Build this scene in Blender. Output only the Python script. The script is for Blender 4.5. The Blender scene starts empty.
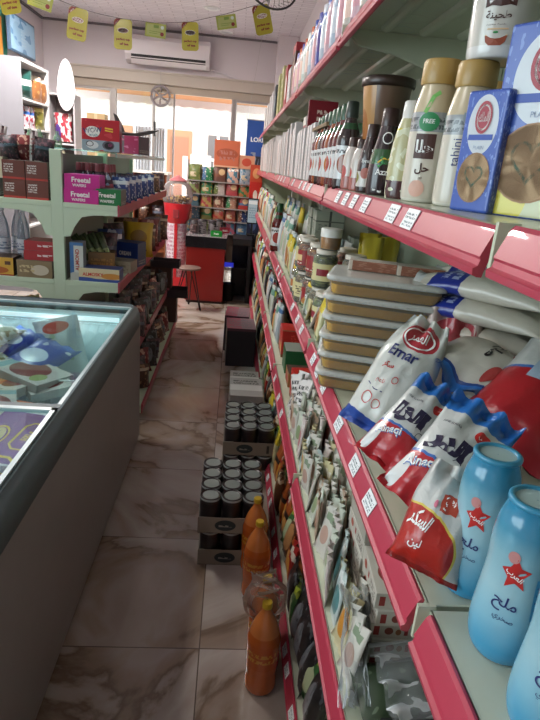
import bpy, bmesh, math, random, unicodedata
from mathutils import Vector, Matrix, Euler, noise as mnoise
C = bpy.context.scene.collection
S = bpy.context.scene
PI = math.pi
rnd = random.Random(7)

# ---------------------------------------------------------------- camera, sky, lights, exposure
cd = bpy.data.cameras.new('camera'); cam = bpy.data.objects.new('camera', cd); C.objects.link(cam)
R = ((0.9950431, 0.0597961, 0.0794583), (-0.0555652, -0.3283396, 0.9429240), (0.0824725, -0.9426651, -0.3233895))
cam.matrix_world = Matrix(((R[0][0], -R[0][1], -R[0][2], 0), (R[1][0], -R[1][1], -R[1][2], 0), (R[2][0], -R[2][1], -R[2][2], 1.6), (0, 0, 0, 1)))
cd.sensor_fit = 'VERTICAL'; cd.sensor_height = 36; cd.lens = 36 * 560 / 720; cd.clip_start = 0.02; cd.clip_end = 200
S.camera = cam
S.view_settings.view_transform = 'Standard'; S.view_settings.look = 'None'; S.view_settings.gamma = 1; S.view_settings.use_curve_mapping = False
S.view_settings.exposure = 0.0

w = bpy.data.worlds.new('sky'); S.world = w; w.use_nodes = True
wn = w.node_tree; bg = wn.nodes['Background']
bg.inputs[0].default_value = (0.86, 0.93, 1.0, 1); bg.inputs[1].default_value = 7.5
sd = bpy.data.lights.new('sun', 'SUN'); sd.energy = 5; sd.angle = 0.01; sd.color = (1, .95, .86)
sun = bpy.data.objects.new('sun', sd); C.objects.link(sun); sun.rotation_euler = (math.radians(38), 0, math.radians(-28))
pd = bpy.data.lights.new('doorway_portal', 'AREA'); pd.shape = 'RECTANGLE'; pd.size = 3.1; pd.size_y = 2.5; pd.cycles.is_portal = True
po = bpy.data.objects.new('doorway_portal', pd); C.objects.link(po); po.location = (-1.15, 9.3, 1.28); po.rotation_euler = (math.radians(-90), 0, 0)

pd2 = bpy.data.lights.new('side_window_portal', 'AREA'); pd2.shape = 'RECTANGLE'; pd2.size = 1.5; pd2.size_y = 2.8; pd2.cycles.is_portal = True  # portal for the side window that is added to light the near goods
po2 = bpy.data.objects.new('side_window_portal', pd2); C.objects.link(po2); po2.location = (-2.95, .1, 1.85); po2.rotation_euler = (0, math.radians(-90), 0)
def lamp(x, y, z, e, sx, sy, col=(1, .97, .92)):
    d = bpy.data.lights.new('ceiling_lamp', 'AREA'); d.shape = 'RECTANGLE'; d.size = sx; d.size_y = sy; d.energy = e; d.color = col
    o = bpy.data.objects.new('ceiling_lamp', d); C.objects.link(o); o.location = (x, y, z)
ADDED_LAMPS = [(-2.2, .6), (-2.2, -1.8), (-1.7, 3.6), (-1.95, 6.3)]  # ceiling lamps out of view, added to light the goods and back wall
LE = [17, 8, 50, 130]
for (x, y), e in zip(ADDED_LAMPS, LE): lamp(x, y, 3.19, e, .16, 1.15)

# ---------------------------------------------------------------- materials
def lin(c):
    if isinstance(c, str):
        c = c.lstrip('#'); c = [int(c[i:i+2], 16) / 255 for i in (0, 2, 4)]
        c = [x / 12.92 if x <= .04045 else ((x + .055) / 1.055) ** 2.4 for x in c]
    return (c[0], c[1], c[2], 1)
MC = {}
def mat(name, col, rough=.5, metal=0, spec=.5, coat=0, emit=None, es=1, alpha=1, trans=0, bump=None, var=0, sss=0):
    if name in MC: return MC[name]
    m = bpy.data.materials.new(name); m.use_nodes = True; MC[name] = m
    nt = m.node_tree; b = nt.nodes['Principled BSDF']
    b.inputs['Base Color'].default_value = lin(col); b.inputs['Roughness'].default_value = rough
    b.inputs['Metallic'].default_value = metal; b.inputs['Specular IOR Level'].default_value = spec
    b.inputs['Coat Weight'].default_value = coat; b.inputs['Alpha'].default_value = alpha
    b.inputs['Transmission Weight'].default_value = trans
    if emit: b.inputs['Emission Color'].default_value = lin(emit); b.inputs['Emission Strength'].default_value = es
    if bump or var:
        tc = nt.nodes.new('ShaderNodeTexCoord'); n = nt.nodes.new('ShaderNodeTexNoise')
        n.inputs['Scale'].default_value = bump[0] if bump else 8; n.inputs['Detail'].default_value = 4
        nt.links.new(tc.outputs['Object'], n.inputs['Vector'])
        if bump:
            bp = nt.nodes.new('ShaderNodeBump'); bp.inputs['Strength'].default_value = bump[1]; bp.inputs['Distance'].default_value = .01
            nt.links.new(n.outputs['Fac'], bp.inputs['Height']); nt.links.new(bp.outputs['Normal'], b.inputs['Normal'])
        if var:
            mx = nt.nodes.new('ShaderNodeMix'); mx.data_type = 'RGBA'
            mx.inputs[6].default_value = lin(col); l = lin(col); mx.inputs[7].default_value = (l[0] * (1 - var), l[1] * (1 - var), l[2] * (1 - var), 1)
            nt.links.new(n.outputs['Fac'], mx.inputs[0]); nt.links.new(mx.outputs[2], b.inputs['Base Color'])
    return m

def clear_mat(name, col, mixf=.25, rough=.08):
    """clear film or glass: mostly see-through with a gloss and a little body colour"""
    if name in MC: return MC[name]
    m = bpy.data.materials.new(name); m.use_nodes = True; MC[name] = m
    nt = m.node_tree; b = nt.nodes['Principled BSDF']; out = nt.nodes['Material Output']
    b.inputs['Base Color'].default_value = lin(col); b.inputs['Roughness'].default_value = rough; b.inputs['Coat Weight'].default_value = .5
    t = nt.nodes.new('ShaderNodeBsdfTransparent'); mx = nt.nodes.new('ShaderNodeMixShader')
    fr = nt.nodes.new('ShaderNodeFresnel'); fr.inputs[0].default_value = 1.45
    ad = nt.nodes.new('ShaderNodeMath'); ad.operation = 'ADD'; ad.use_clamp = True; ad.inputs[1].default_value = mixf
    nt.links.new(fr.outputs[0], ad.inputs[0]); nt.links.new(ad.outputs[0], mx.inputs[0])
    nt.links.new(t.outputs[0], mx.inputs[1]); nt.links.new(b.outputs[0], mx.inputs[2]); nt.links.new(mx.outputs[0], out.inputs[0])
    return m

def glass_mat(name, tint, k=.7):
    if name in MC: return MC[name]
    m = bpy.data.materials.new(name); m.use_nodes = True; MC[name] = m
    nt = m.node_tree; nt.nodes.remove(nt.nodes['Principled BSDF']); out = nt.nodes['Material Output']
    t = nt.nodes.new('ShaderNodeBsdfTransparent'); t.inputs[0].default_value = lin(tint); g = nt.nodes.new('ShaderNodeBsdfGlossy'); g.inputs['Roughness'].default_value = .03
    fr = nt.nodes.new('ShaderNodeFresnel'); fr.inputs[0].default_value = 1.4; ml = nt.nodes.new('ShaderNodeMath'); ml.operation = 'MULTIPLY'; ml.inputs[1].default_value = k
    mx = nt.nodes.new('ShaderNodeMixShader'); nt.links.new(fr.outputs[0], ml.inputs[0]); nt.links.new(ml.outputs[0], mx.inputs[0]); nt.links.new(t.outputs[0], mx.inputs[1]); nt.links.new(g.outputs[0], mx.inputs[2]); nt.links.new(mx.outputs[0], out.inputs[0])
    return m
def mprint(name, base, layers, rough=.35, coat=.2, bump=None, film=0):
    """printed packaging: base colour and printed shapes laid out over the UV map, each painted over the one before.
    (v,lo,hi,c) (u,lo,hi,c) (r,u0,u1,v0,v1,c) (e,cu,cv,ru,rv,c) (n,scale,thr,c) (t,u0,u1,v0,v1,c,rows) (g,v0,v1,c)"""
    if name in MC: return MC[name]
    m = bpy.data.materials.new(name); m.use_nodes = True; MC[name] = m
    nt = m.node_tree; b = nt.nodes['Principled BSDF']; L = nt.links
    b.inputs['Roughness'].default_value = rough; b.inputs['Coat Weight'].default_value = coat; b.inputs['Coat Roughness'].default_value = .15
    tc = nt.nodes.new('ShaderNodeTexCoord'); sp = nt.nodes.new('ShaderNodeSeparateXYZ'); L.new(tc.outputs['UV'], sp.inputs[0])
    U, V = sp.outputs[0], sp.outputs[1]
    def M(op, a, bb=None, cc=None, clamp=False):
        n = nt.nodes.new('ShaderNodeMath'); n.operation = op; n.use_clamp = clamp
        for i, x in enumerate((a, bb, cc)):
            if x is None: continue
            if isinstance(x, (int, float)): n.inputs[i].default_value = x
            else: L.new(x, n.inputs[i])
        return n.outputs[0]
    def band(x, lo, hi): return M('COMPARE', x, (lo + hi) / 2, abs(hi - lo) / 2)
    cur = None
    def paint(mask, c):
        nonlocal cur
        mx = nt.nodes.new('ShaderNodeMix'); mx.data_type = 'RGBA'
        if cur is None: mx.inputs[6].default_value = lin(base)
        else: L.new(cur, mx.inputs[6])
        mx.inputs[7].default_value = lin(c); L.new(mask, mx.inputs[0]); cur = mx.outputs[2]
    for i, l in enumerate(layers):
        k = l[0]
        if k == 'v': paint(band(V, l[1], l[2]), l[3])
        elif k == 'u': paint(band(U, l[1], l[2]), l[3])
        elif k == 'r': paint(M('MULTIPLY', band(U, l[1], l[2]), band(V, l[3], l[4])), l[5])
        elif k == 'e':
            a = M('DIVIDE', M('SUBTRACT', U, l[1]), l[3]); d = M('DIVIDE', M('SUBTRACT', V, l[2]), l[4])
            paint(M('LESS_THAN', M('ADD', M('MULTIPLY', a, a), M('MULTIPLY', d, d)), 1.0), l[5])
        elif k == 'n':
            n = nt.nodes.new('ShaderNodeTexNoise'); n.inputs['Scale'].default_value = l[1]; n.inputs['Detail'].default_value = 1; L.new(tc.outputs['UV'], n.inputs['Vector'])
            paint(M('GREATER_THAN', n.outputs['Fac'], l[2]), l[3])
        elif k == 't':
            box = M('MULTIPLY', band(U, l[1], l[2]), band(V, l[3], l[4])); h = (l[4] - l[3]) / l[6]
            row = M('LESS_THAN', M('FRACT', M('DIVIDE', M('SUBTRACT', V, l[3]), h)), .62)
            n = nt.nodes.new('ShaderNodeTexNoise'); n.inputs['Scale'].default_value = 1; n.inputs['Detail'].default_value = 1
            mp = nt.nodes.new('ShaderNodeMapping'); mp.inputs['Scale'].default_value = (9 * l[6] / (l[4] - l[3]) * .3, 2.6 * l[6] / (l[4] - l[3]) * .5, 1); mp.inputs['Location'].default_value = (i * 3.7, i, 0)
            L.new(tc.outputs['UV'], mp.inputs[0]); L.new(mp.outputs[0], n.inputs['Vector'])
            paint(M('MULTIPLY', M('MULTIPLY', box, row), M('GREATER_THAN', n.outputs['Fac'], .47)), l[5])
        elif k == 'g':
            paint(M('SMOOTHSTEP', V, l[1], l[2]) if False else M('DIVIDE', M('SUBTRACT', V, l[1]), l[2] - l[1], clamp=True), l[3])
    if cur is not None: L.new(cur, b.inputs['Base Color'])
    else: b.inputs['Base Color'].default_value = lin(base)
    if bump:
        n = nt.nodes.new('ShaderNodeTexNoise'); n.inputs['Scale'].default_value = bump[0]; n.inputs['Detail'].default_value = 3; n.inputs['Distortion'].default_value = .6
        bp = nt.nodes.new('ShaderNodeBump'); bp.inputs['Strength'].default_value = bump[1]; bp.inputs['Distance'].default_value = .01
        L.new(tc.outputs['Object'], n.inputs['Vector']); L.new(n.outputs['Fac'], bp.inputs['Height']); L.new(bp.outputs['Normal'], b.inputs['Normal'])
    return m

# ---------------------------------------------------------------- mesh builder
class MB:
    def __init__(s): s.v = []; s.f = []; s.m = []; s.uv = []; s.sm = []
    def add(s, vs, fs, m=0, uvs=None, smooth=False, M=None):
        o = len(s.v)
        for p in vs: s.v.append(M @ Vector(p) if M else Vector(p))
        for i, f in enumerate(fs):
            s.f.append([o + k for k in f]); s.m.append(m if not isinstance(m, (list, tuple)) else m[i]); s.sm.append(smooth)
            s.uv.append(uvs[i] if uvs else [(0, 0), (1, 0), (1, 1), (0, 1)][:len(f)] if len(f) <= 4 else [(0.5, 0.5)] * len(f))
        return s
    def box(s, x0, x1, y0, y1, z0, z1, m=0, M=None):
        # faces: -x, +x, -y, +y, bottom, top; m may be one index or six
        v = [(x0, y0, z0), (x1, y0, z0), (x1, y1, z0), (x0, y1, z0), (x0, y0, z1), (x1, y0, z1), (x1, y1, z1), (x0, y1, z1)]
        f = [(3, 0, 4, 7), (1, 2, 6, 5), (0, 1, 5, 4), (2, 3, 7, 6), (3, 2, 1, 0), (4, 5, 6, 7)]
        return s.add(v, f, m, None, False, M)
    def lathe(s, prof, n=24, m=0, M=None, cap=True, smooth=True, sx=1, sy=1):
        """prof: (r, z[, material]) from bottom to top; u runs round, v up"""
        z0, z1 = prof[0][1], prof[-1][1]; h = (z1 - z0) or 1; vs = []; fs = []; uv = []; mm = []
        for p in prof:
            for k in range(n): a = 2 * PI * k / n; vs.append((p[0] * math.cos(a) * sx, p[0] * math.sin(a) * sy, p[1]))
        for i in range(len(prof) - 1):
            for k in range(n):
                k2 = (k + 1) % n; fs.append((i * n + k, i * n + k2, (i + 1) * n + k2, (i + 1) * n + k))
                va, vb = (prof[i][1] - z0) / h, (prof[i + 1][1] - z0) / h
                uv.append([(k / n, va), ((k + 1) / n, va), ((k + 1) / n, vb), (k / n, vb)]); mm.append(prof[i][2] if len(prof[i]) > 2 else m)
        s.add(vs, fs, mm, uv, smooth, M)
        if cap:
            for idx, rev in ((0, True), (len(prof) - 1, False)):
                if prof[idx][0] > 1e-4:
                    ring = vs[idx * n:(idx + 1) * n]; f = list(range(n)); f = f[::-1] if rev else f
                    s.add(ring, [f], prof[idx - 1 if not rev else 0][2] if len(prof[idx]) > 2 else m, [[(.5 + .5 * math.cos(2 * PI * k / n), .5 + .5 * math.sin(2 * PI * k / n)) for k in f]], False, M)
        return s
    def tube(s, pts, r, n=8, m=0, M=None, closed=False):
        pts = [Vector(p) for p in pts]; vs = []; fs = []; N = len(pts); up = Vector((0, 0, 1))
        for i, p in enumerate(pts):
            t = (pts[(i + 1) % N] - pts[i - 1]) if closed else (pts[min(i + 1, N - 1)] - pts[max(i - 1, 0)])
            t.normalize(); a = t.cross(up)
            if a.length < .05: a = t.cross(Vector((1, 0, 0)))
            a.normalize(); b = t.cross(a)
            for k in range(n): an = 2 * PI * k / n; vs.append(p + r * (math.cos(an) * a + math.sin(an) * b))
        for i in range(N if closed else N - 1):
            j = (i + 1) % N
            for k in range(n): k2 = (k + 1) % n; fs.append((i * n + k, j * n + k, j * n + k2, i * n + k2))
        s.add(vs, fs, m, None, True, M)
        if not closed: s.add(vs[:n], [list(range(n))[::-1]], m, None, False, M); s.add(vs[-n:], [list(range(n))], m, None, False, M)
        return s
    def prism(s, poly, d, m=0, M=None, axis='y'):
        """outline in x-z (axis y) or x-y (axis z) or y-z (axis x), extruded by d from 0"""
        n = len(poly); mk = {'y': lambda a, b, t: (a, t, b), 'z': lambda a, b, t: (a, b, t), 'x': lambda a, b, t: (t, a, b)}[axis]
        vs = [mk(a, b, 0) for a, b in poly] + [mk(a, b, d) for a, b in poly]
        fs = [list(range(n)), [n + i for i in range(n)][::-1]] + [(i, i + n, (i + 1) % n + n, (i + 1) % n) for i in range(n)]
        xs = [p[0] for p in poly]; ys = [p[1] for p in poly]; W = (max(xs) - min(xs)) or 1; H = (max(ys) - min(ys)) or 1
        q = [((a - min(xs)) / W, (b - min(ys)) / H) for a, b in poly]
        return s.add(vs, fs, m, [q, q[::-1]] + [[(0, 0), (1, 0), (1, 1), (0, 1)]] * n, False, M)
    def pillow(s, w, h, d, nu=16, nv=18, seed=0, wr=.004, fat=.35, top=.06, bot=.03, m=0, M=None, pw=2.2, gather=0):
        """a filled bag: x across, z up, thickness in y; crimped strips of height top / bot, fullest at height fat"""
        vs = []; fs = []; uv = []
        def P(i, j, side):
            u = -1 + 2 * i / nu; v = j / nv; z = v * h
            lo, hi = bot / h, 1 - top / h
            if v <= lo or v >= hi: t = 0
            else:
                q = (v - lo) / (hi - lo); q2 = q ** (math.log(.5) / math.log(fat)); t = (math.sin(PI * q2)) ** .55
            e = (max(0, 1 - abs(u) ** pw)) ** .6
            th = d / 2 * t * e
            ww = w / 2 * (1 - .10 * t) * (1 - gather * max(0, (v - .6) / .4) ** 1.3 if gather else 1)
            nz = mnoise.noise(Vector((u * 2.2 + seed * 7.1, v * 3.4, side * 3.3 + seed)))
            nz2 = mnoise.noise(Vector((u * 6 + seed * 3.1, v * 5, side * 5.1)))
            amp = wr * (1 + 1.6 * max(0, v - .65) / .35)
            y = side * th + side * (nz + .5 * nz2) * amp * min(1, e * 2.5) + (1 - t) * amp * 1.2 * math.sin(u * 9 + seed)
            if side == 0 or (abs(u) >= .999): y = (1 - t) * amp * 1.2 * math.sin(u * 9 + seed)
            x = u * ww + nz * wr * .8
            return (x, y, z + nz2 * wr * .5 * (1 if 0 < v < 1 else .6))
        o = {}
        for side in (-1, 1):
            for j in range(nv + 1):
                for i in range(nu + 1):
                    if i in (0, nu) and side == 1: o[(i, j, 1)] = o[(i, j, -1)]; continue
                    o[(i, j, side)] = len(vs); vs.append(P(i, j, side))
        for side in (-1, 1):
            for j in range(nv):
                for i in range(nu):
                    q = [o[(i, j, side)], o[(i + 1, j, side)], o[(i + 1, j + 1, side)], o[(i, j + 1, side)]]
                    t = [(i / nu, j / nv), ((i + 1) / nu, j / nv), ((i + 1) / nu, (j + 1) / nv), (i / nu, (j + 1) / nv)]
                    if side == 1: q = q[::-1]; t = [(1 - a, b) for a, b in t[::-1]]
                    fs.append(q); uv.append(t)
        s._pil = P
        return s.add(vs, fs, m, uv, True, M)
    def build(s, name, mats, parent=None, bevel=0, seg=2, loc=None, rot=None):
        me = bpy.data.meshes.new(name); me.from_pydata([tuple(v) for v in s.v], [], s.f)
        if not isinstance(mats, (list, tuple)): mats = [mats]
        for m in mats: me.materials.append(m)
        ul = me.uv_layers.new(name='UVMap').data; k = 0
        for i, p in enumerate(me.polygons):
            p.material_index = s.m[i]; p.use_smooth = s.sm[i]
            for j in range(p.loop_total): ul[p.loop_start + j].uv = s.uv[i][j] if j < len(s.uv[i]) else (0, 0)
        me.update()
        o = bpy.data.objects.new(name, me); C.objects.link(o)
        if parent: o.parent = parent
        if loc: o.location = loc
        if rot: o.rotation_euler = rot
        if bevel:
            b = o.modifiers.new('bevel', 'BEVEL'); b.width = bevel; b.segments = seg; b.limit_method = 'ANGLE'; b.angle_limit = .6
        return o

def tag(o, label=None, cat=None, group=None, kind=None):
    if label: o['label'] = label
    if cat: o['category'] = cat
    if group: o['group'] = group
    if kind: o['kind'] = kind
    return o
def thing(name, label, cat, loc=(0, 0, 0), rot=(0, 0, 0), group=None, s=1):
    o = bpy.data.objects.new(name, None); C.objects.link(o); o.empty_display_size = .05
    o.location = loc; o.rotation_euler = rot; o.scale = (s, s, s)
    return tag(o, label, cat, group)
def struct(o): o['kind'] = 'structure'; return o
KIDS = {}
def kids(o): return [c for c in KIDS.get(o.name, [])]
def copy_tree(o, parent=None):
    c = o.copy(); C.objects.link(c); c.parent = parent
    for ch in ALLK(o): copy_tree(ch, c)
    return c
def ALLK(o): return [x for x in o.children]
PROTO = {}
USED = set()
def put(kind, loc, rot=(0, 0, 0), label=None, group=None, s=1):
    """place one of a kind: the first use is the model itself, later ones are copies of it and its parts"""
    if kind not in PROTO: PROTO[kind] = BUILD[kind](); r = PROTO[kind]; USED.add(kind)
    else: r = copy_tree(PROTO[kind])
    if isinstance(rot, (int, float)): rot = (0, 0, rot)
    r.location = loc; r.rotation_euler = rot
    r.scale = (s, s, s) if isinstance(s, (int, float)) else s
    if label: r['label'] = label
    if group: r['group'] = group
    elif 'group' in r: del r['group']
    return r
BUILD = {}

# ---------------------------------------------------------------- lettering
AR = {}
for cp in range(0xFE80, 0xFEFD):
    d = unicodedata.decomposition(chr(cp)).split()
    if len(d) == 2: AR[(chr(int(d[1], 16)), d[0])] = chr(cp)
def arabic(t):
    """joins the letters into their written forms, in drawing order"""
    out = []
    for i, ch in enumerate(t):
        if (ch, '<isolated>') not in AR: out.append(ch); continue
        prev = i > 0 and (t[i - 1], '<initial>') in AR; nxt = i < len(t) - 1 and (t[i + 1], '<final>') in AR and (ch, '<initial>') in AR
        f = '<medial>' if prev and nxt else '<final>' if prev and (ch, '<final>') in AR else '<initial>' if nxt else '<isolated>'
        out.append(AR.get((ch, f), ch))
    return ''.join(out[::-1])
TC = {}
def text2d(body, bold=.02, it=0):
    key = (body, bold, it)
    if key in TC: return TC[key]
    cu = bpy.data.curves.new('t', 'FONT'); cu.body = body; cu.offset = bold; cu.resolution_u = 3; cu.shear = it
    o = bpy.data.objects.new('t', cu); C.objects.link(o)
    me = bpy.data.meshes.new_from_object(o.evaluated_get(bpy.context.evaluated_depsgraph_get()))
    vs = [(v.co.x, v.co.y) for v in me.vertices]; fs = [tuple(p.vertices) for p in me.polygons]
    bpy.data.objects.remove(o); bpy.data.curves.remove(cu); bpy.data.meshes.remove(me)
    x0 = min(v[0] for v in vs); x1 = max(v[0] for v in vs); y0 = min(v[1] for v in vs); y1 = max(v[1] for v in vs)
    r = ([((a - (x0 + x1) / 2) / (y1 - y0), (b - (y0 + y1) / 2) / (y1 - y0)) for a, b in vs], fs, (x1 - x0) / (y1 - y0))
    TC[key] = r; return r
def decal(name, surf, shapes, mats, parent):
    """printed marks lying on a surface: shapes = [(verts2d, faces, material index)], surf(a,b) -> point just above it"""
    mb = MB()
    for vs, fs, mi in shapes: mb.add([surf(a, b) for a, b in vs], fs, mi, [[(0, 0)] * len(f) for f in fs])
    return mb.build(name, mats, parent)
def T(body, cx, cy, h, mi=0, w=None, rot=0, bold=.02, ar=False, it=0):
    vs, fs, asp = text2d(arabic(body) if ar else body, bold, it); k = (w / (asp * h)) if w else 1; c, s = math.cos(rot), math.sin(rot)
    return ([(cx + c * a * h * k - s * b * h, cy + s * a * h * k + c * b * h) for a, b in vs], fs, mi)
def ELL(cx, cy, rx, ry, mi=0, n=24, r0=None):
    if r0:
        vs = [(cx + rx * q * math.cos(2 * PI * k / n), cy + ry * q * math.sin(2 * PI * k / n)) for q in (1, r0) for k in range(n)]
        return (vs, [(k, (k + 1) % n, n + (k + 1) % n, n + k) for k in range(n)], mi)
    vs = [(cx, cy)]; fs = []
    for ri in (.5, 1):
        for k in range(n): vs.append((cx + rx * ri * math.cos(2 * PI * k / n), cy + ry * ri * math.sin(2 * PI * k / n)))
    for k in range(n):
        k2 = (k + 1) % n; fs.append((0, 1 + k, 1 + k2)); fs.append((1 + k, 1 + n + k, 1 + n + k2, 1 + k2))
    return (vs, fs, mi)
def RECT(x0, x1, y0, y1, mi=0, nx=6, ny=4):
    vs = [(x0 + (x1 - x0) * i / nx, y0 + (y1 - y0) * j / ny) for j in range(ny + 1) for i in range(nx + 1)]
    return (vs, [(j * (nx + 1) + i, j * (nx + 1) + i + 1, (j + 1) * (nx + 1) + i + 1, (j + 1) * (nx + 1) + i) for j in range(ny) for i in range(nx)], mi)
def STROKE(pts, w, mi=0, closed=False):
    vs = []; n = len(pts)
    for i, p in enumerate(pts):
        a = pts[i - 1] if i or closed else pts[i]; b = pts[(i + 1) % n] if i < n - 1 or closed else pts[i]
        dx, dy = b[0] - a[0], b[1] - a[1]; l = math.hypot(dx, dy) or 1; ww = w / 2
        vs += [(p[0] - dy / l * ww, p[1] + dx / l * ww), (p[0] + dy / l * ww, p[1] - dx / l * ww)]
    return (vs, [(2 * i, 2 * i + 1, (2 * i + 3) % (2 * n), (2 * i + 2) % (2 * n)) for i in range(n if closed else n - 1)], mi)
def HEART(cx, cy, s, w, mi=0):
    p = []
    for k in range(24):
        t = 2 * PI * k / 24; p.append((cx + s * .06 * 16 * math.sin(t) ** 3, cy + s * .06 * (13 * math.cos(t) - 5 * math.cos(2 * t) - 2 * math.cos(3 * t) - math.cos(4 * t))))
    return STROKE(p, w, mi, True)
W_ = mat('ink_white', '#f2f2ee', .5); K_ = mat('ink_black', '#221c20', .5); N_ = mat('ink_navy', '#27306b', .5); R_ = mat('ink_red', '#c62a26', .5)
B_ = mat('ink_brown', '#4a2c26', .5); G_ = mat('ink_green', '#2c8a45', .5); Y_ = mat('ink_yellow', '#e8c53a', .5); O_ = mat('ink_orange', '#c9712c', .5)
# ================================================================= THE ROOM
def tile_floor_mat():
    m = bpy.data.materials.new('marble_tiles'); m.use_nodes = True; nt = m.node_tree; L = nt.links; b = nt.nodes['Principled BSDF']
    tc = nt.nodes.new('ShaderNodeTexCoord')
    mp = nt.nodes.new('ShaderNodeMapping'); mp.inputs['Location'].default_value = (.03, -.32, 0); L.new(tc.outputs['Object'], mp.inputs[0])
    br = nt.nodes.new('ShaderNodeTexBrick'); br.offset = 0; br.inputs['Scale'].default_value = 1; br.inputs['Brick Width'].default_value = .602; br.inputs['Row Height'].default_value = .602
    br.inputs['Mortar Size'].default_value = .0022; br.inputs['Color1'].default_value = (0, 0, 0, 1); br.inputs['Color2'].default_value = (1, 1, 1, 1); L.new(mp.outputs[0], br.inputs['Vector'])
    vo = nt.nodes.new('ShaderNodeVectorMath'); vo.operation = 'MULTIPLY_ADD'; vo.inputs[1].default_value = (4, 3, 5); L.new(br.outputs['Color'], vo.inputs[0]); L.new(tc.outputs['Object'], vo.inputs[2])
    n1 = nt.nodes.new('ShaderNodeTexNoise'); n1.inputs['Scale'].default_value = 1.15; n1.inputs['Detail'].default_value = 7; n1.inputs['Distortion'].default_value = .9; L.new(vo.outputs[0], n1.inputs['Vector'])
    r1 = nt.nodes.new('ShaderNodeValToRGB'); e = r1.color_ramp.elements
    e[0].position = .28; e[0].color = lin('#93837a'); e[1].position = .72; e[1].color = lin('#b5aaa2')
    for p, c in ((.40, '#ab9d93'), (.465, '#94806f'), (.484, '#74604f'), (.5, '#a6978b'), (.56, '#bab0a8'), (.64, '#a49386')): x = r1.color_ramp.elements.new(p); x.color = lin(c)
    L.new(n1.outputs['Fac'], r1.inputs[0])
    mx = nt.nodes.new('ShaderNodeMix'); mx.data_type = 'RGBA'; mx.inputs[7].default_value = lin('#5f5148'); L.new(r1.outputs[0], mx.inputs[6]); L.new(br.outputs['Fac'], mx.inputs[0]); L.new(mx.outputs[2], b.inputs['Base Color'])
    n2 = nt.nodes.new('ShaderNodeTexNoise'); n2.inputs['Scale'].default_value = 3; n2.inputs['Detail'].default_value = 2; L.new(tc.outputs['Object'], n2.inputs['Vector'])
    mr = nt.nodes.new('ShaderNodeMapRange'); mr.inputs[3].default_value = .07; mr.inputs[4].default_value = .2; L.new(n2.outputs['Fac'], mr.inputs[0]); L.new(mr.outputs[0], b.inputs['Roughness'])
    bp = nt.nodes.new('ShaderNodeBump'); bp.inputs['Strength'].default_value = .12; bp.inputs['Distance'].default_value = .02; L.new(n2.outputs['Fac'], bp.inputs['Height']); L.new(bp.outputs[0], b.inputs['Normal'])
    return m
def ceiling_mat():
    m = bpy.data.materials.new('pressed_ceiling_tiles'); m.use_nodes = True; nt = m.node_tree; L = nt.links; b = nt.nodes['Principled BSDF']
    tc = nt.nodes.new('ShaderNodeTexCoord'); br = nt.nodes.new('ShaderNodeTexBrick'); br.offset = .5; br.inputs['Scale'].default_value = 1; br.inputs['Brick Width'].default_value = .3; br.inputs['Row Height'].default_value = .075
    br.inputs['Mortar Size'].default_value = .006; br.inputs['Mortar Smooth'].default_value = .4; L.new(tc.outputs['Object'], br.inputs['Vector'])
    br.inputs['Color1'].default_value = lin('#e4dce2'); br.inputs['Color2'].default_value = lin('#d9d0d7'); br.inputs['Mortar'].default_value = lin('#b9aeb6')
    L.new(br.outputs['Color'], b.inputs['Base Color']); b.inputs['Roughness'].default_value = .4
    bp = nt.nodes.new('ShaderNodeBump'); bp.invert = True; bp.inputs['Strength'].default_value = .5; bp.inputs['Distance'].default_value = .01; L.new(br.outputs['Fac'], bp.inputs['Height']); L.new(bp.outputs[0], b.inputs['Normal'])
    return m
CZ = 3.3; YB = 9.0
wallm = mat('painted_wall', '#d9d0d4', .6, bump=(30, .05))
struct(MB().box(-3.0, 1.2, -3.5, YB + .2, -.1, 0).build('floor', tile_floor_mat()))
struct(MB().box(-3.0, 1.2, -3.5, YB + .2, CZ, CZ + .1).build('ceiling', ceiling_mat()))
struct(MB().box(-2.9, -2.8, -3.5, -1.3, 0, CZ).box(-2.9, -2.8, 1.5, YB + .2, 0, CZ).box(-2.9, -2.8, -1.3, 1.5, 0, 1.1).box(-2.9, -2.8, -1.3, 1.5, 2.6, CZ).build('wall_left', wallm))
struct(MB().box(.74, .84, -3.5, YB + .2, 0, CZ).build('wall_right', wallm))
struct(MB().box(-2.8, .74, -3.6, -3.5, 0, CZ).build('wall_near', wallm))
struct(MB().box(.47, .74, 8.55, YB + .2, 0, CZ).build('wall_pier', wallm))
struct(MB().box(-2.8, .47, YB, YB + .2, 2.76, CZ).build('wall_back', wallm))
struct(MB().box(-2.8, -2.55, YB, YB + .2, 0, 2.76).build('wall_back_side', wallm))
# dark shadow-gap moulding where wall and ceiling meet
struct(MB().box(-2.8, .47, YB - .03, YB, CZ - .025, CZ).box(-2.8, -2.77, 2, YB, CZ - .025, CZ).build('trim_1', mat('gap_moulding', '#6d656a', .6)))
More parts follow.
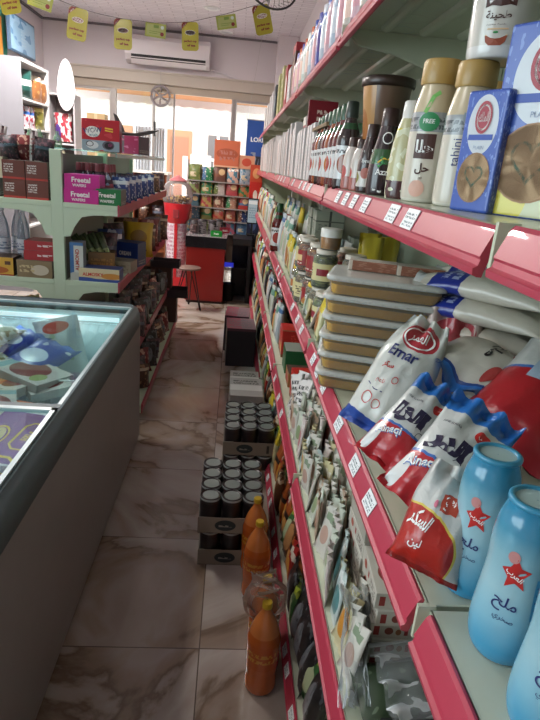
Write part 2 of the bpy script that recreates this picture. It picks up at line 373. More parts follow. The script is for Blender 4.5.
# shutter box over the shopfront, its beige front
struct(MB().box(-2.55, .47, YB - .04, YB + .16, 2.6, 2.76).box(-2.55, .47, YB - .06, YB - .04, 2.735, 2.76).build('trim_2', mat('shutter_box', '#c2b6aa', .5), bevel=.006))
alu = mat('aluminium', '#b9b3b0', .35, metal=.6); dalu = mat('dark_aluminium', '#aaa29f', .4, metal=.2)
struct(MB().box(-2.55, .47, YB + .02, YB + .09, 2.5, 2.6).build('trim_3', mat('head_track', '#b5a797', .5)))
paneM = glass_mat('shop_glass', '#f0f6f6')
def window(n, x0, x1, z0, z1, y=YB + .06, bars=()):
    fr = MB()
    t = .035
    fr.box(x0, x0 + t, y - .03, y + .03, z0, z1).box(x1 - t, x1, y - .03, y + .03, z0, z1).box(x0 + t, x1 - t, y - .03, y + .03, z0, z0 + t).box(x0 + t, x1 - t, y - .03, y + .03, z1 - t, z1)
    for bz in bars: fr.box(x0 + t, x1 - t, y - .02, y + .02, bz - .02, bz + .02)
    f = struct(fr.build('window_%d' % n, dalu, bevel=.004))
    p = MB().box(x0 + t, x1 - t, y - .004, y + .004, z0 + t, z1 - t).build('pane', paneM, f)
    return f
f3 = MB()
for yy in (-1.3, .08, 1.46): f3.box(-2.88, -2.82, yy, yy + .04, 1.1, 2.6)
f3.box(-2.88, -2.82, -1.3, 1.5, 1.1, 1.14).box(-2.88, -2.82, -1.3, 1.5, 2.56, 2.6)
f3 = struct(f3.build('window_3', dalu)); MB().box(-2.853, -2.847, -1.26, 1.46, 1.14, 2.56).build('pane', paneM, f3)  # unseen side window, added to light the near shelves from the left
window(1, -2.55, -1.86, .0, 2.5, bars=(.9,))
window(2, -.09, .47, .0, 2.5, bars=(.9,))
# the open glass door leaf, folded inwards against the left pane
dr = MB(); dr.box(-1.86, -1.80, YB + .02, YB + .08, 0, 2.5); dr.box(-.13, -.09, YB + .02, YB + .08, 0, 2.5); dr.box(-1.28, -1.245, YB + .03, YB + .07, 0, 2.5); dr.box(-.98, -.955, YB + .03, YB + .07, 0, 2.5)
door = struct(dr.build('door_1', dalu, bevel=.004))
MB().box(-1.8, -1.28, YB + .047, YB + .053, .05, 2.5).build('pane', paneM, door)
MB().box(-1.245, -.98, YB + .047, YB + .053, .05, 2.5).build('pane', paneM, door)
MB().box(-1.25, -1.225, YB - .05, YB + .03, 1.9, 2.1).build('door_handle', mat('handle_black', '#2a2728', .4), door, bevel=.005)

# ----- outside: street, the building over the road, awning
street = mat('street_dust', '#b5aa9c', .9, bump=(6, .2), var=.15)
struct(MB().box(-14, 12, YB + .2, 26, -.16, -.06).build('street', street))
struct(MB().box(-3.2, 1.3, YB + .2, YB + 1.1, -.06, -.01).build('pavement', mat('paving', '#c9bfb2', .8, var=.15)))
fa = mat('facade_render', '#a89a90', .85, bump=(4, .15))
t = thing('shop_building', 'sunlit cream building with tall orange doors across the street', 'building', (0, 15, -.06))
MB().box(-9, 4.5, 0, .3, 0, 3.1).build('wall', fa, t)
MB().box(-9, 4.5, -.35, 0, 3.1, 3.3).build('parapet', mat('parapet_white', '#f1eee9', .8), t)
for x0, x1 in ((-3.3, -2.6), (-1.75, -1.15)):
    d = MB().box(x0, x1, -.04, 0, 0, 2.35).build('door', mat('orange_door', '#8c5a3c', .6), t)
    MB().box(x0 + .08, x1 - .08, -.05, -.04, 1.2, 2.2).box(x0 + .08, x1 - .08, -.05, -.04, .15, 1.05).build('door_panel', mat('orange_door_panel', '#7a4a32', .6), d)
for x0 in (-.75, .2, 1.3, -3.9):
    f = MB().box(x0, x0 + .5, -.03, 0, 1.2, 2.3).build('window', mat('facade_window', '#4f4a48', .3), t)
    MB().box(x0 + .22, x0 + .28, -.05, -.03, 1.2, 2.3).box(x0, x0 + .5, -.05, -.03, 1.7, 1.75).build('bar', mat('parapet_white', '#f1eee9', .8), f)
# white slatted fence on the far pavement
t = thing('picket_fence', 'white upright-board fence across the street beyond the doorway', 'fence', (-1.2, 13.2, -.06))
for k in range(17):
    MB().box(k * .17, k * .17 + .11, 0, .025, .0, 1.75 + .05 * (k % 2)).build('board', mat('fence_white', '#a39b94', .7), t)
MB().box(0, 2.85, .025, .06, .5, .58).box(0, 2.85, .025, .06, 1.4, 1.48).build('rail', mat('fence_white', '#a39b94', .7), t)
# awning
t = thing('shop_awning', 'peach canvas awning with a scalloped hem outside above the doorway', 'awning', (-1.1, YB + .22, 2.52))
cv = MB()
cv.add([(-1.75, 0, .35), (1.85, 0, .35), (1.85, 1.25, .06), (-1.75, 1.25, .06), (-1.75, 0, .34), (1.85, 0, .34), (1.85, 1.25, .05), (-1.75, 1.25, .05)], [(0, 1, 2, 3), (7, 6, 5, 4), (0, 4, 5, 1), (3, 2, 6, 7), (0, 3, 7, 4), (1, 5, 6, 2)])
cv.build('canopy', mat('awning_canvas', '#b9825a', .8), t)
hm = MB(); pts = [(-1.75, .06)] + [(-1.75 + i * .04, -.05 - .025 * abs(math.sin(i * PI / 5))) for i in range(91)] + [(1.85, .06)]
hm.prism([(a, b) for a, b in pts], .006, M=Matrix.Translation((0, 1.25, 0))); hm.build('scalloped_hem', mat('awning_white', '#c9b9b2', .8), t)
MB().tube([(-1.7, .02, .1), (-1.7, 1.24, .05)], .012).tube([(1.8, .02, .1), (1.8, 1.24, .05)], .012).build('frame', dalu, t)
# white curtain tied outside
for i, (cx, cy, wd) in enumerate(((-1.62, 10.4, .26), (-1.36, 10.4, .22))):
    cb = MB(); n = 24; vs = []; fs = []
    for j, z in enumerate((0, 1.05, 2.1)):
        for k in range(n + 1): vs.append((cx - wd / 2 + wd * k / n, cy + .03 * math.sin(k * 1.3 + i) + .01 * j, .1 + z - .11 + (-.0)))
    for j in range(2):
        for k in range(n): fs.append((j * (n + 1) + k, j * (n + 1) + k + 1, (j + 1) * (n + 1) + k + 1, (j + 1) * (n + 1) + k))
    o = cb.add(vs, fs, 0, None, True).build('curtain', mat('sheer_white', '#e9e3e7', .8))
    sm = o.modifiers.new('s', 'SOLIDIFY'); sm.thickness = .006
    tag(o, ['white curtain hanging outside the door, nearer the left pane', 'narrow white curtain hanging outside, under the round spoked wheel'][i], 'curtain', 'white curtains outside the doorway')
# batten lamps added for brightness, out of view, and the ceiling downlights
for i, (x, y) in enumerate(ADDED_LAMPS):
    t = thing('ceiling_light', ['long white batten lamp on the ceiling above the freezer, by the side window', 'long white batten lamp on the ceiling farthest from the street door', 'long white batten lamp on the ceiling above the left gondola', 'long white batten lamp on the ceiling beside the tall wall rack'][i], 'lamp', (x, y, CZ), 0 and 0 or (0, 0, 0), 'batten lamps on the ceiling')
    MB().box(-.11, .11, -.62, .62, -.07, 0).build('housing', mat('lamp_white', '#eeeeee', .4), t, bevel=.01)
    MB().box(-.08, .08, -.575, .575, -.085, -.07).build('diffuser', mat('lamp_diffuser', '#ffffff', .4, emit='#fff6e8', es=2), t)
for i, p in enumerate([(-0.399, 7.535, 3.300), (-0.258, 8.716, 3.300)]):
    t = thing('downlight', ['small recessed round ceiling spot above the green bunting cards', 'small recessed round ceiling spot close to the back wall'][i], 'lamp', p)
    MB().lathe([(.085, -.012), (.095, -.004), (.095, 0)], 28, cap=False).lathe([(.06, -.002), (.085, -.012)], 28, cap=False).build('rim', mat('lamp_white', '#eeeeee', .4), t)
    MB().lathe([(.001, -.003), (.062, -.003)], 28, cap=False).build('lens', mat('lens_grey', '#cfd0d6', .3), t)
# ================================================================= RIGHT-HAND GONDOLA
pink = mat('pink_rail', '#b43a4e', .38, coat=.25, bump=(60, .02)); shelf_c = mat('shelf_enamel', '#cbd0b8', .3, coat=.3, bump=(40, .03), var=.08)
back_c = mat('shelf_back_enamel', '#a9b39b', .5, var=.1); tagm = mprint('price_label', '#e9ecec', [('t', .08, .92, .5, .85, '#5b6a72', 2), ('t', .1, .9, .12, .42, '#6f8087', 2)], .5, 0)
J = [-.58 + 1.12 * k for k in range(8)]            # joints between bays
SZ = {1: .115, 2: .625, 3: 1.105, 4: 1.565, 5: 1.965}
XF = .25
rail_prof = [(0, -.052), (-.005, -.050), (-.006, -.043), (-.001, -.040), (.0005, -.034), (-.001, -.031), (.010, -.004), (.014, 0), (.018, -.001), (.016, -.008), (.005, -.052)]
def place_name(i): return ['behind the camera', 'nearest the camera, under the salt bottles', 'holding the white sugar bags and honey tubs', 'holding the pickle jars', 'fourth along from the salt bottles', 'third from the shop front', 'second from the shop front', 'last one, nearest the counter'][i]
TAGS = {4: [(1.425, 1), (1.328, 1), (1.232, 1), (1.12, 1.1), (.916, 1.2), (.82, 1.2), (2.0, 1), (2.15, 1), (2.3, 1), (2.6, 1), (3.1, 1), (3.3, 1), (3.5, 1)],
        3: [(2.166, 1), (1.979, 1), (1.84, 1), (1.673, 1), (1.527, 1), (1.427, 1), (1.314, 1), (1.096, 1.05), (.918, 1.05), (.796, 1.05), (2.9, 1), (3.05, 1), (3.7, 1), (4.3, 1)],
        2: [(3.103, 1), (2.621, 1), (2.376, 1), (2.198, 1), (3.6, 1), (3.9, 1), (4.4, 1)],
        1: [(2.52, 1), (2.391, 1), (2.29, 1), (2.065, 1), (1.921, 1), (1.433, 1), (1.354, 1), (3.0, 1), (3.2, 1), (1.2, 1)], 5: []}
for i in range(1, 7 + 0):
    pass
def bracket_poly(x1=.66):
    return [(.272, -.012), (.30, -.04), (.40, -.052), (.56, -.10), (.66, -.15), (x1, -.004), (.272, -.004)]
bays = [(J[k], J[k + 1], k) for k in range(7)]
for (y0, y1, k) in bays:
    if y1 < -.3: continue
    t = thing('shelving_bay', 'pink-railed grey-green shop shelving bay, ' + place_name(k + 1 if y0 > .3 else 1), 'shelf unit', (0, y0, 0), group='bays of the long pink-railed shelving')
    Lb = y1 - y0
    MB().box(.705, .72, .0, Lb, .02, 2.2).build('back_panel', back_c, t)
    up = MB().box(.665, .704, 0, .034, 0, 2.2).build('upright', shelf_c, t, bevel=.002)
    sl = MB()
    for q in range(44): sl.box(.6645, .6652, .011, .023, .05 + q * .05, .075 + q * .05)
    sl.build('slots', mat('slot_dark', '#3a3b36', .8), up)
    for n, z in SZ.items():
        sh = MB()
        sh.box(.268, .664, .004, Lb - .004, -.003, 0).box(.268, .272, .004, Lb - .004, -.03, 0)
        for rx in (.36, .46, .56): sh.prism([(rx - .017, -.003), (rx - .012, -.011), (rx - .004, -.015), (rx + .004, -.015), (rx + .012, -.011), (rx + .017, -.003)], Lb - .1, M=Matrix.Translation((0, .05, 0)))
        s_ = sh.build('shelf', shelf_c, t, loc=(0, 0, z), bevel=.0012, seg=1)
        for by in (.006, Lb - .010): MB().prism(bracket_poly(), .004).build('bracket', shelf_c, s_, loc=(0, by, 0))
        MB().box(.2535, .276, -.003, .003, -.045, .004).build('rail_clip', shelf_c, s_)
        r = MB().prism(rail_prof, Lb - .03, M=Matrix.Translation((XF, .015, 0))).build('price_rail', pink, t, loc=(0, 0, z - .001 + (.004 if k == 0 else 0)), rot=(0, 0, 0))
        for (ty, sc) in TAGS[n]:
            if not (y0 + .03 < ty < y1 - .05): continue
            tw = .045 * sc; a = math.atan2(.027, .011) ; th = .030
            c0 = Vector((XF - .0016, ty - y0 - tw / 2, -.031)); d = Vector((.0105, 0, .0265)).normalized() * th
            g = MB(); tl = rnd.uniform(-.002, .002)
            vs = [c0, c0 + Vector((0, tw, 0)), c0 + Vector((0, tw, 0)) + d + Vector((0, tl, 0)), c0 + d + Vector((0, tl, 0))]
            off = Vector((-.0012, 0, .0004)); vs2 = [v + off for v in vs]
            g.add(vs2 + vs, [(1, 0, 3, 2), (4, 5, 6, 7), (0, 1, 5, 4), (2, 3, 7, 6), (1, 2, 6, 5), (3, 0, 4, 7)])
            g.build('price_label', tagm, r)
    MB().box(.27, .70, 0.002, Lb - .002, .012, .1).build('kick_plate', shelf_c, t)
    if k == 6: MB().box(.30, .70, Lb, Lb + .012, .02, 2.2).build('end_panel', back_c, t)

# ================================================================= LEFT-HAND GONDOLA (two-sided)
green = mat('pale_green_enamel', '#c6dbc0', .4, bump=(40, .02)); red_l = mat('left_rail', '#a63b4f', .4, coat=.2)
LZ = [(1.325, .30), (.885, .30), (.43, .36), (.115, .44)]
LJ = [3.3, 4.42, 5.54]
brk = [(0, -.055), (.045, -.058), (.075, -.075), (.11, -.12), (.135, -.17), (.135, -.005), (0, -.005)]
for k in range(2):
    y0, y1 = LJ[k], LJ[k + 1]; Lb = y1 - y0
    t = thing('gondola_bay', 'pale green two-sided gondola bay, ' + ('its near end facing the camera' if k == 0 else 'the far half, by the gumball machine'), 'shelf unit', (0, y0, 0), group='bays of the left-hand green gondola')
    MB().box(-1.02, -.955, 0, .035, 0, 1.60).build('upright', green, t, bevel=.003)
    if k == 1: MB().box(-1.02, -.955, Lb - .035, Lb, 0, 1.60).build('upright', green, t, bevel=.003)
    MB().box(-.995, -.98, .035, Lb - (.035 if k else 0), .05, 1.58).build('back_panel', mat('gondola_back', '#8b8f84', .6), t)
    for z, dpt in LZ:
        for sgn in (1, -1):
            xa = -.955 if sgn > 0 else -1.02; xb = xa + sgn * (dpt + (0 if sgn > 0 else .06))
            lo, hi = min(xa, xb), max(xa, xb)
            s_ = MB().box(lo, hi, .0, Lb - .003, -.028, 0).build('shelf', green, t, loc=(0, 0, z), bevel=.002)
            # end bracket plate with its curved cut-out
            D = abs(xb - xa); pl = [(xa, -.19 if z > .5 else -.1), (xa + sgn * .035, -.185 if z > .5 else -.1), (xa + sgn * .06, -.13 if z > .5 else -.08), (xa + sgn * .10, -.075), (xa + sgn * .17, -.06), (xa + sgn * D, -.055), (xa + sgn * D, -.0285), (xa, -.0285)]
            MB().prism(pl if sgn > 0 else pl[::-1], .012, M=Matrix.Translation((0, .0, 0))).build('bracket', green, s_)
            MB().prism([(0, -.058), (.008, -.058), (.012, .0), (.006, .006), (0, .004)], Lb - .01, M=Matrix.Translation((xb if sgn > 0 else xb - .012, .0, 0))).build('price_rail', red_l, t, loc=(0, 0, z))
# clear acrylic top shelf
t = thing('acrylic_top_shelf', 'clear bluish acrylic shelf across the top of the left gondola', 'shelf', (0, 3.32, 1.602))
MB().box(-1.3, -.66, 0, 2.2, 0, .008).build('panel', glass_mat('acrylic', '#cfe8e6', .8), t)
MB().box(-.668, -.66, 0, 2.2, -.02, .0).build('edge_strip', mat('acrylic_edge', '#7fa3a0', .3), t)
# ================================================================= CHEST FREEZER
fz = thing('chest_freezer', 'grey glass-topped chest freezer full of frozen packs on the left', 'freezer', (0, 0, 0))
bodym = mat('freezer_body', '#9a9594', .42, metal=.15, bump=(12, .03), var=.12); frm = mat('freezer_rim', '#566468', .5); linr = mat('freezer_liner', '#cfe3e6', .35)
fx0, fx1, fy0, fy1 = -1.42, -.485, .02, 3.06
b = MB()
b.box(fx1 - .035, fx1, fy0, fy1, .05, .74).box(fx0, fx0 + .035, fy0, fy1, .05, .74).box(fx0 + .035, fx1 - .035, fy0, fy0 + .035, .05, .74).box(fx0 + .035, fx1 - .035, fy1 - .035, fy1, .05, .74).box(fx0, fx1, fy0, fy1, .03, .06)
b.build('body', bodym, fz, bevel=.006)
MB().box(fx0 + .04, fx1 - .04, fy0 + .04, fy1 - .04, 0, .03).build('plinth', mat('plinth_dark', '#2d2c2c', .6), fz)
b = MB(); b.box(fx1 - .075, fx1 - .035, fy0 + .035, fy1 - .035, .1, .78).box(fx0 + .035, fx0 + .075, fy0 + .035, fy1 - .035, .1, .78).box(fx0 + .075, fx1 - .075, fy0 + .035, fy0 + .075, .1, .78).box(fx0 + .075, fx1 - .075, fy1 - .075, fy1 - .035, .1, .78).box(fx0 + .075, fx1 - .075, fy0 + .075, fy1 - .075, .1, .12)
b.build('liner', linr, fz)
def rim_ring(z0, z1, out, inn, r, name, mt):
    mb = MB(); pts = []
    def rr(o, rad):
        xs0, xs1, ys0, ys1 = fx0 - o, fx1 + o, fy0 - o, fy1 + o; q = []
        for cx, cy, a0 in ((xs1 - rad, ys1 - rad, 0), (xs0 + rad, ys1 - rad, 90), (xs0 + rad, ys0 + rad, 180), (xs1 - rad, ys0 + rad, 270)):
            for s in range(7): a = math.radians(a0 + 15 * s); q.append((cx + rad * math.cos(a), cy + rad * math.sin(a)))
        return q
    sec = [(out, z0, r + out), (out, z0 + .6 * (z1 - z0), r + out), (out - .012, z1 - .008, r), (out - .03, z1, r), (-inn + .012, z1, max(.02, r - inn)), (-inn, z1 - .006, max(.02, r - inn)), (-inn, z0, max(.02, r - inn))]
    rings = [[(x, y, z) for x, y in rr(o, rad)] for o, z, rad in sec]; n = len(rings[0]); vs = [p for g in rings for p in g]; fs = []
    for a in range(len(sec)):
        b2 = (a + 1) % len(sec)
        for k in range(n): k2 = (k + 1) % n; fs.append((a * n + k, a * n + k2, b2 * n + k2, b2 * n + k))
    mb.add(vs, fs, 0, None, True); o = mb.build(name, mt, fz); return o
rim_ring(.735, .835, .012, .030, .10, 'rim', frm)
# sliding lids: two glass leaves in slim frames
ld = MB()
def lid(y0, y1, z, nm):
    x0, x1 = fx0 + .05, fx1 - .030; f = MB()
    f.box(x1 - .014, x1, y0, y1, z - .008, z + .004).box(x0, x0 + .014, y0, y1, z - .008, z + .004).box(x0, x1, y0, y0 + .028, z - .008, z + .006, 1).box(x0, x1, y1 - .02, y1, z - .008, z + .004)
    g = f.build(nm, [mat('lid_frame', '#b8c9cb', .3), frm], fz)
    MB().box(x0 + .014, x1 - .014, y0 + .028, y1 - .02, z - .004, z).build('glass', glass_mat('lid_glass', '#eef8f8', .22), g)
for lx0, lx1, ly in ((fx0 + .1, fx1 - .1, fy1 - .088), (fx0 + .1, fx1 - .1, fy0 + .09)):
    g = MB().box(lx0, lx1, ly - .012, ly + .008, .745, .765).build('lamp_strip', mat('freezer_led', '#ffffff', .4, emit='#eafcff', es=.9), fz)  # glowing strips added under the rim to brighten the freezer inside
    d = bpy.data.lights.new('freezer_led', 'AREA'); d.shape = 'RECTANGLE'; d.size = lx1 - lx0; d.size_y = .02; d.energy = .8 if ly > 1 else 1.2; d.color = (.9, 1, 1)
    o = bpy.data.objects.new('freezer_led', d); C.objects.link(o); o.location = ((lx0 + lx1) / 2, ly + (-.016 if ly > 1 else .016), .742); o.rotation_euler = (math.radians(-35 if ly > 1 else 35), 0, 0); o.parent = fz
lid(1.66, fy1 - .06, .822, 'lid'); lid(fy0 + .06, 1.64, .834, 'lid')
# ================================================================= KINDS OF GOODS (each built once, then copied)
def orient(base, top, face):
    z = (Vector(top) - Vector(base)); L = z.length; z.normalize(); f = Vector(face); f = (f - f.dot(z) * z).normalized(); y = -f; x = y.cross(z)
    return Matrix(((x.x, y.x, z.x), (x.y, y.y, z.y), (x.z, y.z, z.z))).to_euler(), L
def put2(kind, base, top, face, h, label=None, group=None):
    e, L = orient(base, top, face); return put(kind, base, e, label, group, L / h)
ORD = ['first', 'second', 'third', 'fourth', 'fifth', 'sixth', 'seventh', 'eighth', 'ninth', 'tenth', 'eleventh', 'twelfth', 'thirteenth', 'fourteenth', 'fifteenth', 'sixteenth', 'seventeenth', 'eighteenth', 'nineteenth', 'twentieth', 'twenty-first', 'twenty-second', 'twenty-third', 'twenty-fourth', 'twenty-fifth', 'twenty-sixth', 'twenty-seventh', 'twenty-eighth', 'twenty-ninth', 'thirtieth']
TENS = {3: 'thirt', 4: 'fort', 5: 'fift', 6: 'sixt', 7: 'sevent'}
ORD = ORD[:29]
for t_ in range(3, 8):
    ORD.append(TENS[t_] + 'ieth')
    ORD += [TENS[t_] + 'y-' + ORD[u_] for u_ in range(9)]
def K(name, cat, parts):
    """parts: [(mb, part name or None, mats, bevel)]; the one without a name is the thing's own mesh"""
    def f():
        root = None
        for mb, nm, ms, bv in parts():
            if nm is None: root = mb.build(name, ms, None, bv); root['category'] = cat
            else: mb.build(nm, ms, root, bv)
        return root
    return f
def boxkind(kind, name, cat, w, d, h, front, side=None, top=None, bevel=.0015):
    side = side or front; top = top or side
    BUILD[kind] = K(name, cat, lambda: [(MB().box(-w / 2, w / 2, -d / 2, d / 2, 0, h, [1, 1, 0, 0, 2, 2]), None, [front, side, top], bevel)])
def bagkind(kind, name, cat, w, h, d, m, **kw):
    def f():
        mb = MB().pillow(w, h, d, m=0, **kw); o = mb.build(name, m); o['category'] = cat; return o
    BUILD[kind] = f
def lsurf(prof, th0, eps=.0007):
    """surface of a turned shape: a = arc length round from th0, b = height"""
    def f(a, b):
        r = prof[-1][0]
        for p, q in zip(prof, prof[1:]):
            if p[1] <= b <= q[1] and q[1] > p[1]: t = (b - p[1]) / (q[1] - p[1]); r = p[0] + (q[0] - p[0]) * t; break
        th = th0 + a / max(r, .01); r += eps
        return (r * math.cos(th), r * math.sin(th), b)
    return f
def psurf(mb, w, h, nu, nv, eps=.0015, side=-1):
    def f(a, b):
        i = (a / (w / 2) + 1) / 2 * nu; j = max(0, min(nv, b / h * nv)); p = mb._pil(i, j, side); return (p[0], p[1] + side * eps, p[2])
    return f
def smooth_prof(pts, n=4):
    out = []
    for i in range(len(pts) - 1):
        p0 = pts[max(0, i - 1)]; p1 = pts[i]; p2 = pts[i + 1]; p3 = pts[min(len(pts) - 1, i + 2)]
        for k in range(n):
            t = k / n; out.append(tuple(.5 * ((2 * p1[c]) + (-p0[c] + p2[c]) * t + (2 * p0[c] - 5 * p1[c] + 4 * p2[c] - p3[c]) * t * t + (-p0[c] + 3 * p1[c] - 3 * p2[c] + p3[c]) * t ** 3) for c in (0, 1)))
    return out + [pts[-1]]

# ---- salt bottle: blue printed sleeve paling in the middle
def salt():
    prof = smooth_prof([(.0, .0), (.024, .0), (.032, .004), (.0375, .02), (.0385, .045), (.036, .08), (.034, .11), (.0345, .135), (.0345, .15), (.0325, .168), (.0285, .182), (.0275, .190)], 3)
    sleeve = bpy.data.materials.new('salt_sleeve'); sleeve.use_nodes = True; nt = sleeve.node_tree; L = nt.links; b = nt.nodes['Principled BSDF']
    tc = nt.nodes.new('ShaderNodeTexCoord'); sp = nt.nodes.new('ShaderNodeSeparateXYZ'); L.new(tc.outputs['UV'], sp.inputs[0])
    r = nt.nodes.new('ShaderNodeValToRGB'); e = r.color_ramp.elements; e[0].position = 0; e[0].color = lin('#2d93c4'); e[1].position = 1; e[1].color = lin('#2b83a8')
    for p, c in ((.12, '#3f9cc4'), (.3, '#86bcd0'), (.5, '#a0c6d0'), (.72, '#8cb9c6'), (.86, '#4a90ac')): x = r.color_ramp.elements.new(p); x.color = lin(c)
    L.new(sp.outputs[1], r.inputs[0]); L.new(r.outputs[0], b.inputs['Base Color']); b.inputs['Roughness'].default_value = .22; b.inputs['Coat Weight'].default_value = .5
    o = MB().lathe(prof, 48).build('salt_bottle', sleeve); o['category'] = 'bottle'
    MB().lathe([(.0275, .190), (.0285, .1915), (.0285, .194), (.027, .196), (.0225, .196), (.0215, .193)], 40, cap=False).build('cap', mat('salt_cap', '#3d8fb0', .3, coat=.3), o)
    MB().lathe([(.001, .1932), (.0218, .1932)], 40, cap=False).build('cap_disc', mat('salt_cap_disc', '#a9c4c4', .4), o)
    sf = lsurf(prof, math.radians(-90))
    star = [(0, .024), (.006, .016), (.017, .014), (.009, .006), (.013, -.006), (.002, -.001), (-.008, -.008), (-.007, .003), (-.015, .010), (-.006, .014)]
    sh = [([(.004 + a * .9, .112 + b * 1.15) for a, b in star] + [(.003, .118)], [(i, (i + 1) % 10, 10) for i in range(10)], 0),
          T('ملح', .002, .082, .020, 1, ar=True, bold=.012, rot=-.12), T('صخري', .004, .064, .008, 1, ar=True, bold=.0, rot=-.12),
          ELL(.0, .140, .006, .007, 2), T('العرب', .004, .119, .008, 3, w=.019, ar=True, bold=.02, rot=-.5)]
    decal('front_print', sf, sh, [R_, N_, mat('ink_pale_red', '#c98a86', .5), W_], o)
    sh = [RECT(-.012, .012, .07, .12, 0, 5, 5)] + [RECT(-.010 + .0013 * (k % 2), .011 - .002 * ((k * 7) % 3), .073 + .0045 * k, .0752 + .0045 * k, 1, 4, 1) for k in range(10)] + [RECT(-.011 + .0022 * k, -.0098 + .0022 * k, .028, .05, 2, 1, 3) for k in range(10)]
    decal('back_print', lsurf(prof, math.radians(-25)), sh, [mat('ink_sky', '#4a9ac4', .4), mat('ink_mid_blue', '#3c6ea6', .5), N_], o)
    decal('side_seal', lsurf(prof, math.radians(-8)), [ELL(-.004, .145, .011, .006, 0), ELL(-.004, .154, .006, .006, 1)], [R_, mat('ink_pale', '#c9d4d0', .5)], o)
    return o
BUILD['salt'] = salt
# ---- printed bags
def film(n, base, layers, **k): return mprint(n, base, layers, rough=.28, coat=.35, bump=(26, .35), **k)
def emar():
    w, h, d, nu, nv = .15, .27, .09, 20, 24
    m = film('emar_film', '#cdd0c8', [('e', .52, .83, .34, .115, '#b93a44'), ('v', 0, .12, '#2f4fa0'), ('e', .95, .15, .85, .075, '#cdd0c8')])
    mb = MB().pillow(w, h, d, nu, nv, seed=3, wr=.006, fat=.34, top=.02, bot=.012, gather=.45); o = mb.build('sugar_bag', m); o['category'] = 'bag'
    sf = psurf(mb, w, h, nu, nv)
    decal('front_print', sf, [ELL(0, .222, .043, .024, 2, r0=.88), T('العمر', 0, .222, .028, 2, ar=True, bold=.02, w=.05), T('Emar', -.012, .178, .026, 0, bold=.02), T('سكر', -.028, .142, .016, 1, ar=True, bold=.03),
                         ELL(.004, .118, .008, .008, 1, r0=.8), T('ناعم', -.026, .105, .014, 1, ar=True, bold=.0), STROKE([(-.05, .093), (-.03, .084), (-.008, .086)], .002, 0), ELL(-.035, .062, .012, .013, 1, r0=.85), ELL(-.008, .058, .010, .011, 1, r0=.85),
                         T('Almawa Al Nama', .043, .09, .011, 0, rot=1.15, w=.10, bold=.01)], [N_, R_, W_], o)
    return o
BUILD['emar'] = emar
def crown(kind, seed, word, sub):
    def f():
        w, h, d, nu, nv = .135, .235, .085, 20, 24
        m = film('crown_film_%d' % seed, '#c9ccc8', [('v', 0, .34, '#b3222b'), ('v', .335, .36, '#3f6fb5'), ('v', .80, 1, '#2e74c4'), ('e', .12, .17, .10, .15, '#d7d9d6')])
        mb = MB().pillow(w, h, d, nu, nv, seed=seed, wr=.0055, fat=.40, top=.02, bot=.010); o = mb.build('sugar_bag', m); o['category'] = 'bag'
        sf = psurf(mb, w, h, nu, nv)
        decal('front_print', sf, [T(word, -.008, .116, .052, 0, ar=True, bold=.075, w=.082), ELL(.03, .166, .014, .012, 1), T(sub, .03, .166, .010, 2, ar=True, bold=0), T('FINE SUGAR', -.03, .160, .005, 0, bold=0),
                             ELL(.04, .088, .010, .010, 0, r0=.86), STROKE([(.018, .098), (.026, .110), (.034, .100)], .0015, 0), T('Alnaqi', -.026, .062, .022, 2, bold=.03, rot=.35), T('Alnaqi', -.024, .060, .022, 3, bold=.0, rot=.35)], [mat('ink_ink', '#2b2440', .5), R_, W_, mat('ink_blue', '#3f6fb5', .5)], o)
        return o
    BUILD[kind] = f
crown('crownA', 5, 'الزا', 'نقي'); crown('crownB', 8, 'الدر', 'نقي')
def clearbag():
    w, h, d, nu, nv = .14, .205, .10, 20, 24
    m = film('clear_sugar_film', '#c4c7c2', [('e', .15, .2, .75, .36, '#d9c257'), ('e', .13, .19, .74, .35, '#b0281f'), ('v', .0, .05, '#8c1f1c')])
    mb = MB().pillow(w, h, d, nu, nv, seed=12, wr=.006, fat=.38, top=.02, bot=.008, gather=.25); o = mb.build('sugar_bag', m); o['category'] = 'bag'
    sf = psurf(mb, w, h, nu, nv)
    decal('front_print', sf, [T('السكر', -.034, .085, .040, 0, ar=True, bold=.03, w=.042, rot=-.25), RECT(-.008, .026, .118, .148, 1, 5, 5), ELL(.006, .132, .016, .018, 1), ELL(.006, .132, .012, .013, 0, r0=.8), T('نقي', .010, .134, .014, 0, ar=True, bold=.02),
                         ELL(.033, .142, .008, .010, 2, r0=.85), ELL(.030, .158, .007, .008, 2, r0=.85), T('لين', -.028, .045, .02, 0, ar=True, bold=.02), ELL(-.02, .125, .004, .007, 3)], [W_, mat('ink_brick', '#b5452f', .5), mat('ink_grey', '#6f7377', .5), mat('ink_pinkish', '#cc6f86', .5)], o)
    return o
BUILD['clearbag'] = clearbag
def redbag():
    w, h, d, nu, nv = .19, .30, .13, 20, 24
    m = film('red_big_film', '#a81f28', [('v', .44, 1, '#c6c8c4'), ('v', .435, .46, '#3768b0'), ('v', .93, 1, '#2e74c4')])
    mb = MB().pillow(w, h, d, nu, nv, seed=15, wr=.005, fat=.45, top=.02, bot=.01); o = mb.build('sugar_bag', m); o['category'] = 'bag'
    decal('front_print', psurf(mb, w, h, nu, nv), [T('سكر', -.0, .195, .06, 0, ar=True, bold=.03, w=.10), RECT(-.052, -.028, .11, .155, 1, 4, 4), ELL(-.040, .160, .013, .006, 2), ELL(-.040, .160, .008, .004, 1)], [mat('ink_ink', '#2b2440', .5), mat('ink_steel', '#9fb2c4', .4), mat('ink_blue', '#3f6fb5', .5)], o)
    return o
BUILD['redbag'] = redbag
